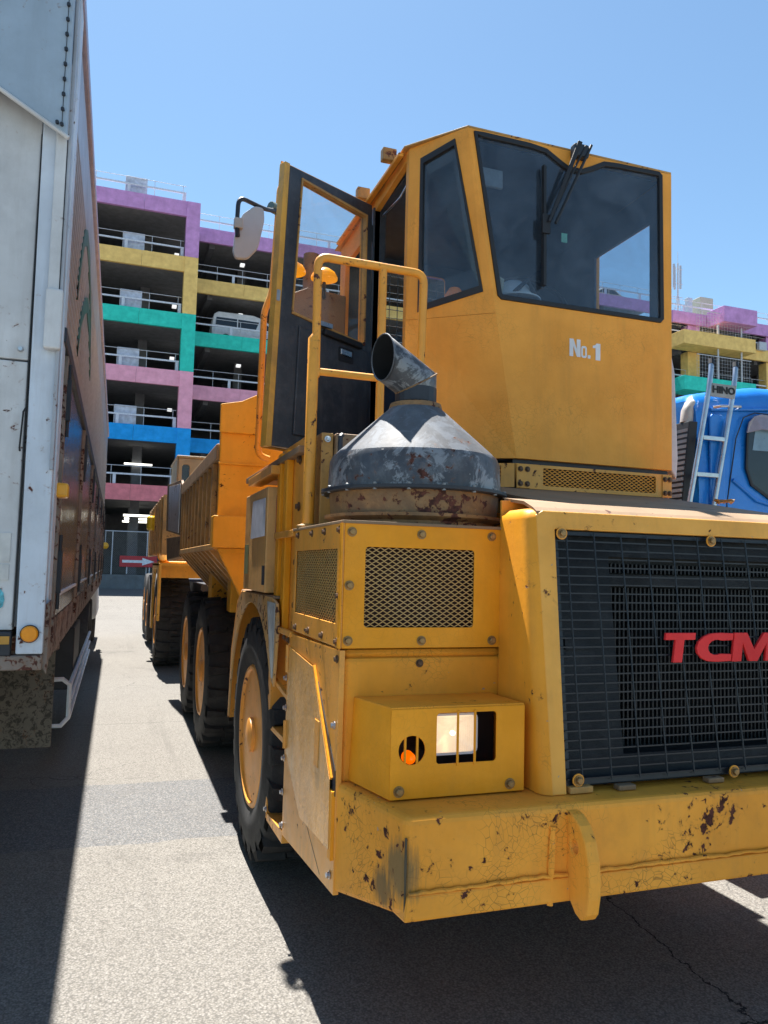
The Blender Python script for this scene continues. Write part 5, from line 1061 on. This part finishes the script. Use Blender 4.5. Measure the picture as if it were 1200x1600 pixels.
for f in ((lambda x: x), mirx):
    def flare(pts, o0, o1): return G().plate(pts, [], lambda u, v, w_: (f(0.70 - (u - by1) * 0.105 - (o0 + (o1 - o0) * w_)), u, v))
    DT.part('tail_plate', flare([(by1, 1.93), (by1 + 1.0, 2.02), (by1 + 1.05, 2.62), (by1 + 0.1, 2.60), (by1, 2.52)], 0, -0.03), BROWN, DB, bevel=0.004)
    DT.part('tail_wear_strip', flare([(by1 + 0.08, 1.96), (by1 + 0.80, 2.02), (by1 + 0.84, 2.58), (by1 + 0.08, 2.55)], 0.002, 0.012), POL, DB, bevel=0.002)
    DT.part('tail_box', flare([(by1, 1.68), (by1 + 0.85, 1.64), (by1 + 0.95, 1.92), (by1, 1.92)], 0.0, -0.12), BROWN, DB, bevel=0.006)
DT.part('tail_gate', G().hexa([(0.80, by1 + 0.9, 1.7), (mirx(0.80), by1 + 0.9, 1.7), (mirx(0.80), by1 + 1.0, 1.7), (0.80, by1 + 1.0, 1.7)], [(0.75, by1 + 0.9, 2.55), (mirx(0.75), by1 + 0.9, 2.55), (mirx(0.75), by1 + 1.0, 2.55), (0.75, by1 + 1.0, 2.55)]), BROWN, DB)
# amber work lamps behind the cab, seen through the door glass
for xx, yy in ((0.98, 4.75), (1.20, 4.78)):
    lp = DT.part('amber_lamp', G().lathe((xx, yy, 3.48), [(0.0, 0.088), (0.015, 0.088), (0.045, 0.07), (0.07, 0.035), (0.078, 0.005)], 'Z', 20), plain('amber_cover', (0.95, 0.35, 0.01), 0.25, emit=(1.0, 0.35, 0.0), es=0.25), smooth=True)
    DT.part('lamp_stem', G().rod((xx, yy, 3.35), (xx, yy, 3.46), 0.012, n=6), RUB, lp)
DT.part('lamp_bracket', G().plate([(0.93, 3.0), (1.36, 2.95), (1.36, 3.40), (1.1, 3.42), (0.98, 3.36)], [], PY(4.80, 4.85)), BROWN, bevel=0.01)
DT.part('exhaust_stack', G().rod((1.15, 4.95, 2.2), (1.15, 4.95, 3.7), 0.055), BROWN, smooth=True)
# crumpled leaf litter on the hood
def leaf(cx, cy, cz, s, seed, label):
    rnd = random.Random(seed); g = G()
    for k in range(7):
        a = rnd.uniform(0, 6.28); p = [Vector((cx, cy, cz)) + Vector((s * math.cos(a + t_) * rnd.uniform(.5, 1), s * math.sin(a + t_) * 0.5, abs(s * 0.35 * math.sin(k + t_)))) for t_ in (0, 0.7, 1.5, 2.2)]
        g.add([tuple(q) for q in p], [(0, 1, 2, 3)])
    ob = solo('dry_leaf', g, plain('leaf_tan', (0.28, 0.19, 0.09), 0.8, var=0.5, sc=60), label, 'leaf')
    sm = ob.modifiers.new('thick', 'SOLIDIFY'); sm.thickness = 0.003
leaf(2.86, 3.06, 1.965, 0.07, 3, 'crumpled dry brown leaf lying on the dusty hood top by the blue truck')

# ================================================================= SECOND DUMP TRUCK behind
D2 = Thing('dump_truck', 'second orange dump truck parked behind the first, mostly hidden by it', 'dump truck', (2.1, 14, 0))
for yy in (12.75, 16.2, 17.8):
    for x_, s_ in ((0.625, 1), (3.6, -1)):
        wheel(D2, x_, yy, 0.70, 0.50, s_, 0.36, detail=(yy < 13), rot=0.2)
Y2 = paint('second_orange', (0.88, 0.44, 0.05), 0.4, dirt=0.3, rust=0.3)
f2 = D2.part('fender', G().plate([(11.9, 0.75), (11.98, 1.22), (12.3, 1.50), (13.2, 1.50), (13.6, 1.2), (13.65, 0.5), (13.9, 0.5), (13.9, 1.60), (11.80, 1.60), (11.80, 0.75)], [], PX(0.60, 0.64)), Y2, bevel=0.01)
D2.part('fender_top', G().box((0.60, 11.82, 1.56), (1.25, 13.9, 1.60)), Y2, f2)
D2.part('fender_front', G().box((0.64, 12.0, 1.38), (1.25, 12.03, 1.56)), Y2, f2)
D2.part('body_side', G().plate([(11.9, 1.72), (17.0, 1.72), (17.0, 2.68), (11.9, 2.62)], [], PX(0.63, 0.66)), Y_rib, bevel=0.01)
for i in range(8): D2.part('body_rib', G().plate([(12.0 + i * 0.55, 1.74), (12.1 + i * 0.55, 1.74), (12.1 + i * 0.55, 2.60), (12.0 + i * 0.55, 2.60)], [], PX(0.60, 0.63)), Y_rib, bevel=0.006)
D2.part('body_front', G().plate([(0.63, 1.72), (3.57, 1.72), (3.57, 2.62), (0.63, 2.62)], [], PY(11.86, 11.9)), Y_rib)
D2.part('chassis', G().box((1.2, 11.6, 0.7), (3.0, 18.5, 1.3)), DARK)
hl2 = D2.part('headlight', G().lathe((0.68, 12.2, 1.71), [(-0.06, 0.075), (-0.045, 0.09), (0.08, 0.085), (0.10, 0.04)], 'Y', 20), Y2, smooth=True)
D2.part('headlight_lens', G().lathe((0.68, 12.2, 1.71), [(-0.075, 0.03), (-0.062, 0.07)], 'Y', 20), plain('lens_pale', (0.75, 0.70, 0.55), 0.2), hl2, smooth=True)
D2.part('lamp_stay', G().tube([(0.60, 12.25, 1.61), (1.1, 12.25, 1.61)], 0.02, 8), Y2)
ml = D2.part('marker_lamp', G().lathe((0.56, 14.2, 2.30), [(-0.13, 0.05), (-0.1, 0.08), (0.1, 0.08), (0.13, 0.05)], 'Z', 16), plain('marker_yellow', (0.95, 0.6, 0.03), 0.3), smooth=True)
D2.part('lamp_arm', G().rod((0.56, 14.2, 2.3), (0.64, 14.2, 2.3), 0.02, n=6), DARK, ml)
cb = D2.part('cab', G().plate([(0.95, 1.6), (2.6, 1.6), (2.6, 3.47), (0.97, 3.47)], [rrect(1.03, 1.16, 2.75, 3.36, 0.05), rrect(1.3, 2.4, 2.6, 3.36, 0.05)], PY(14.0, 14.05)), paint('cab_tan', (0.42, 0.27, 0.12), 0.4, dirt=0.3), bevel=0.01)
D2.part('cab_side', G().box((0.95, 14.05, 1.6), (1.0, 15.6, 3.47)), MATS['cab_tan'], cb)
D2.part('cab_roof', G().box((0.93, 13.98, 3.472), (2.62, 15.6, 3.52)), MATS['cab_tan'], cb, bevel=0.02)
D2.part('cab_window', G().box((1.0, 14.02, 2.6), (2.5, 14.03, 3.4)), glass('cab2_glass', (0.5, 0.6, 0.65), 0.05, 0.2), cb)
D2.part('cab_back', G().box((1.0, 15.55, 1.6), (2.6, 15.6, 3.47)), INT, cb)

# ================================================================= BLUE TRUCK (right)
BT = Thing('crane_truck', 'bright blue lorry cab with an aluminium ladder, right of the yellow truck', 'truck', (6.2, 6.2, 0))
BL = paint('truck_blue', (0.004, 0.20, 0.68), 0.2, dirt=0.04, streak=0.03, pale=0.04, spec=0.6)
LBL = paint('crane_light_blue', (0.10, 0.35, 0.65), 0.3, dirt=0.15)
ys = 5.0
def rounded_roof():
    # cab shell lofted from rounded rectangles; stations along X
    g = G(); st = [(4.42, 3.06, 0.0), (4.47, 3.12, 0.0), (4.75, 3.18, 0.0), (5.1, 3.24, 0), (5.9, 3.27, 0), (6.6, 3.15, 0.02), (6.85, 3.0, 0.05), (6.95, 2.75, 0.08)]
    rings = []
    for x_, zt_, ins in st:
        y0, y1 = ys + ins, ys + 2.3 - ins; r = 0.16; ring = [(x_, y0, 0.95), (x_, y0, 2.3)]
        for a in range(0, 91, 15): ring.append((x_, y0 + 0.03 + r - r * math.cos(R(a)), zt_ - r + r * math.sin(R(a))))
        ring.append((x_, (y0 + y1) / 2, zt_ + 0.03))
        for a in range(90, -1, -15): ring.append((x_, y1 - 0.03 - r + r * math.cos(R(a)), zt_ - r + r * math.sin(R(a))))
        ring += [(x_, y1, 2.3), (x_, y1, 0.95)]; rings.append(ring)
    n = len(rings[0]); vs = [p for q in rings for p in q]; fs = []
    for i in range(len(rings) - 1): fs += [(i * n + j, i * n + j + 1, (i + 1) * n + j + 1, (i + 1) * n + j) for j in range(n - 1)] + [(i * n + n - 1, i * n, (i + 1) * n, (i + 1) * n + n - 1)]
    fs += [tuple(range(n)), tuple(range((len(rings) - 1) * n, len(rings) * n))]
    return g.add(vs, fs)
CBL = BT.part('cab', rounded_roof(), BL, smooth=True)
BT.part('drip_rail', G().tube([(4.55, ys + 0.012, 2.97), (5.2, ys + 0.008, 3.03), (6.5, ys + 0.01, 3.03)], 0.014, 8), BL, CBL, smooth=True)
BT.part('door_seam', G().tube([(4.72, ys - 0.001, 1.2), (4.70, ys - 0.001, 2.2), (4.80, ys - 0.001, 2.75), (4.88, ys - 0.001, 2.93), (5.0, ys - 0.001, 2.98), (6.3, ys - 0.001, 2.98)], 0.005, 6), DARK, CBL)
bw = [(4.885, 2.50), (4.90, 2.78), (4.955, 2.90), (5.05, 2.935), (6.2, 2.935), (6.5, 2.28), (5.6, 2.22), (5.15, 2.245), (4.94, 2.36)]
BT.part('door_window', G().plate(bw, [], PY(ys - 0.012, ys - 0.004)), DGLASS, CBL, bevel=0.002)
bwi = [(4.905, 2.51), (4.918, 2.775), (4.968, 2.885), (5.055, 2.917), (6.19, 2.917), (6.47, 2.30), (5.6, 2.243), (5.16, 2.268), (4.957, 2.378)]
BT.part('window_gasket', G().plate(bw, [bwi], PY(ys - 0.018, ys - 0.0125)), RUB, CBL)
BT.part('window_blind', G().plate([(4.96, 2.66), (5.0, 2.88), (6.2, 2.90), (6.3, 2.68)], [], PY(ys - 0.0145, ys - 0.0125)), plain('pale_blind', (0.18, 0.28, 0.36), 0.3), CBL)
BT.part('rain_visor', G().prism([(4.90, ys - 0.02, 2.80), (4.915, ys - 0.03, 2.89), (4.97, ys - 0.035, 2.945), (5.05, ys - 0.035, 2.965), (6.2, ys - 0.035, 2.965), (6.2, ys - 0.06, 2.83), (5.02, ys - 0.06, 2.83)], (0, 0.015, 0)), plain('smoke_visor', (0.30, 0.26, 0.30), 0.15), CBL, bevel=0.004)
BT.part('body_crease', G().tube([(4.76, ys - 0.002, 2.40), (5.0, ys - 0.012, 2.24), (5.6, ys - 0.014, 2.13), (6.6, ys - 0.012, 2.10)], 0.016, 8), BL, CBL, smooth=True)
BT.part('rear_corner_panel', G().plate(rrect(4.52, 4.67, 2.02, 2.93, 0.04), [], PY(ys - 0.02, ys + 0.004)), BL, CBL, bevel=0.012)
BT.part('rear_corner_panel', G().plate(rrect(4.50, 4.66, 1.5, 1.98, 0.04), [], PY(ys - 0.02, ys + 0.004)), BL, CBL, bevel=0.012)
for a, b_ in (((1.2, 2.1)), ):
    BT.part('cab_lower', G().box((4.5, ys + 0.05, 0.45), (6.9, ys + 2.25, 0.96)), DARK, CBL)
BT.part('wheel', G().lathe((6.1, ys + 0.1, 0.5), [(0.0, 0.3), (0.0, 0.48), (0.3, 0.5), (0.3, 0.3)], 'Y', 28), TYRE)
BT.part('wheel', G().lathe((1.5, ys + 0.3, 0.5), [(0.0, 0.3), (0.0, 0.48), (0.3, 0.5), (0.3, 0.3)], 'Y', 28), TYRE)
BT.part('chassis', G().box((4.3, ys + 0.7, 0.6), (6.8, ys + 1.6, 0.9)), DARK)
# air intake: black duct and pale cap
dk_ = BT.part('intake_duct', G().hexa([(4.255, ys + 0.02, 2.05), (4.335, ys + 0.02, 2.05), (4.335, ys + 0.2, 2.05), (4.255, ys + 0.2, 2.05)], [(4.345, ys + 0.02, 2.86), (4.43, ys + 0.02, 2.86), (4.43, ys + 0.2, 2.86), (4.345, ys + 0.2, 2.86)]), RUB, bevel=0.006)
for i in range(16):
    t_ = i / 16; BT.part('duct_ring', G().box((4.248 + 0.09 * t_, ys + 0.03, 2.10 + 0.72 * t_), (4.27 + 0.09 * t_, ys + 0.19, 2.125 + 0.72 * t_)), plain('dull_ring', (0.22, 0.24, 0.26), 0.5), dk_)
BT.part('intake_cap', G().tube([(4.395, ys + 0.11, 2.86), (4.405, ys + 0.11, 2.95), (4.43, ys + 0.11, 3.01), (4.50, ys + 0.11, 3.04)], [0.055, 0.055, 0.05, 0.04], 14), plain('cap_beige', (0.45, 0.42, 0.38), 0.5), dk_, smooth=True)
BT.part('intake_bracket', G().box((4.24, ys - 0.01, 1.9), (4.32, ys + 0.2, 2.10)), plain('grey_casting', (0.25, 0.26, 0.27), 0.5), dk_, bevel=0.01)
cr = BT.part('crane_column', G().box((3.9, ys + 0.8, 0.9), (4.2, ys + 1.4, 2.75)), LBL, bevel=0.02)
BT.part('crane_boom', G().prism([(3.85, ys + 0.7, 2.55), (4.42, ys + 0.7, 2.95), (4.42, ys + 0.7, 2.75), (3.85, ys + 0.7, 2.2)], (0, 0.25, 0)), LBL, cr, bevel=0.01)
BT.part('crane_ram', G().rod((3.95, ys + 0.6, 2.2), (4.40, ys + 0.6, 2.78), 0.03), WHITE, cr, smooth=True)
BT.part('crane_base', G().box((3.9, ys + 0.5, 1.2), (4.25, ys + 1.8, 2.2)), LBL, cr, bevel=0.02)
# ladder: a thing of its own kind bolted to the cab
LD = BT.part('ladder', G().tube([(4.235, ys - 0.06, 2.0), (4.472, ys - 0.06, 3.12), (4.495, ys - 0.055, 3.26), (4.522, ys - 0.03, 3.35)], 0.021, 10), STEEL, smooth=True)
BT.part('ladder_stile', G().tube([(4.475, ys - 0.06, 2.0), (4.720, ys - 0.06, 3.12), (4.743, ys - 0.055, 3.26), (4.772, ys - 0.03, 3.35)], 0.021, 10), STEEL, LD, smooth=True)
for z in (2.12, 2.415, 2.715):
    dx = (z - 2.0) * 0.214; BT.part('rung', G().box((4.25 + dx, ys - 0.075, z - 0.018), (4.465 + dx, ys - 0.045, z + 0.018)), STEEL, LD, bevel=0.004)
for x_ in (4.527, 4.777): BT.part('end_cap', G().rod((x_ - 0.008, ys - 0.035, 3.33), (x_ + 0.004, ys - 0.02, 3.375), 0.026), RUB, LD)
pl_ = BT.part('name_plate', G().hexa([(4.465, ys - 0.082, 3.055), (4.713, ys - 0.082, 3.055), (4.713, ys - 0.07, 3.055), (4.465, ys - 0.07, 3.055)], [(4.486, ys - 0.082, 3.165), (4.734, ys - 0.082, 3.165), (4.734, ys - 0.07, 3.165), (4.486, ys - 0.07, 3.165)]), plain('plate_bronze', (0.35, 0.30, 0.27), 0.35, 0.6), LD, bevel=0.003)
text(BT, 'HINO', (4.600, ys - 0.085, 3.112), (R(90), 0, 0), 0.078, RUB, 'plate_lettering', 0.001, bold=0.003, sx=1.15, parent=None)
BT.part('grab_handle', G().tube([(4.56, ys - 0.01, 2.985), (4.60, ys - 0.05, 2.99), (4.80, ys - 0.05, 3.005), (4.84, ys - 0.01, 3.01)], 0.012, 8), STEEL, CBL, smooth=True)
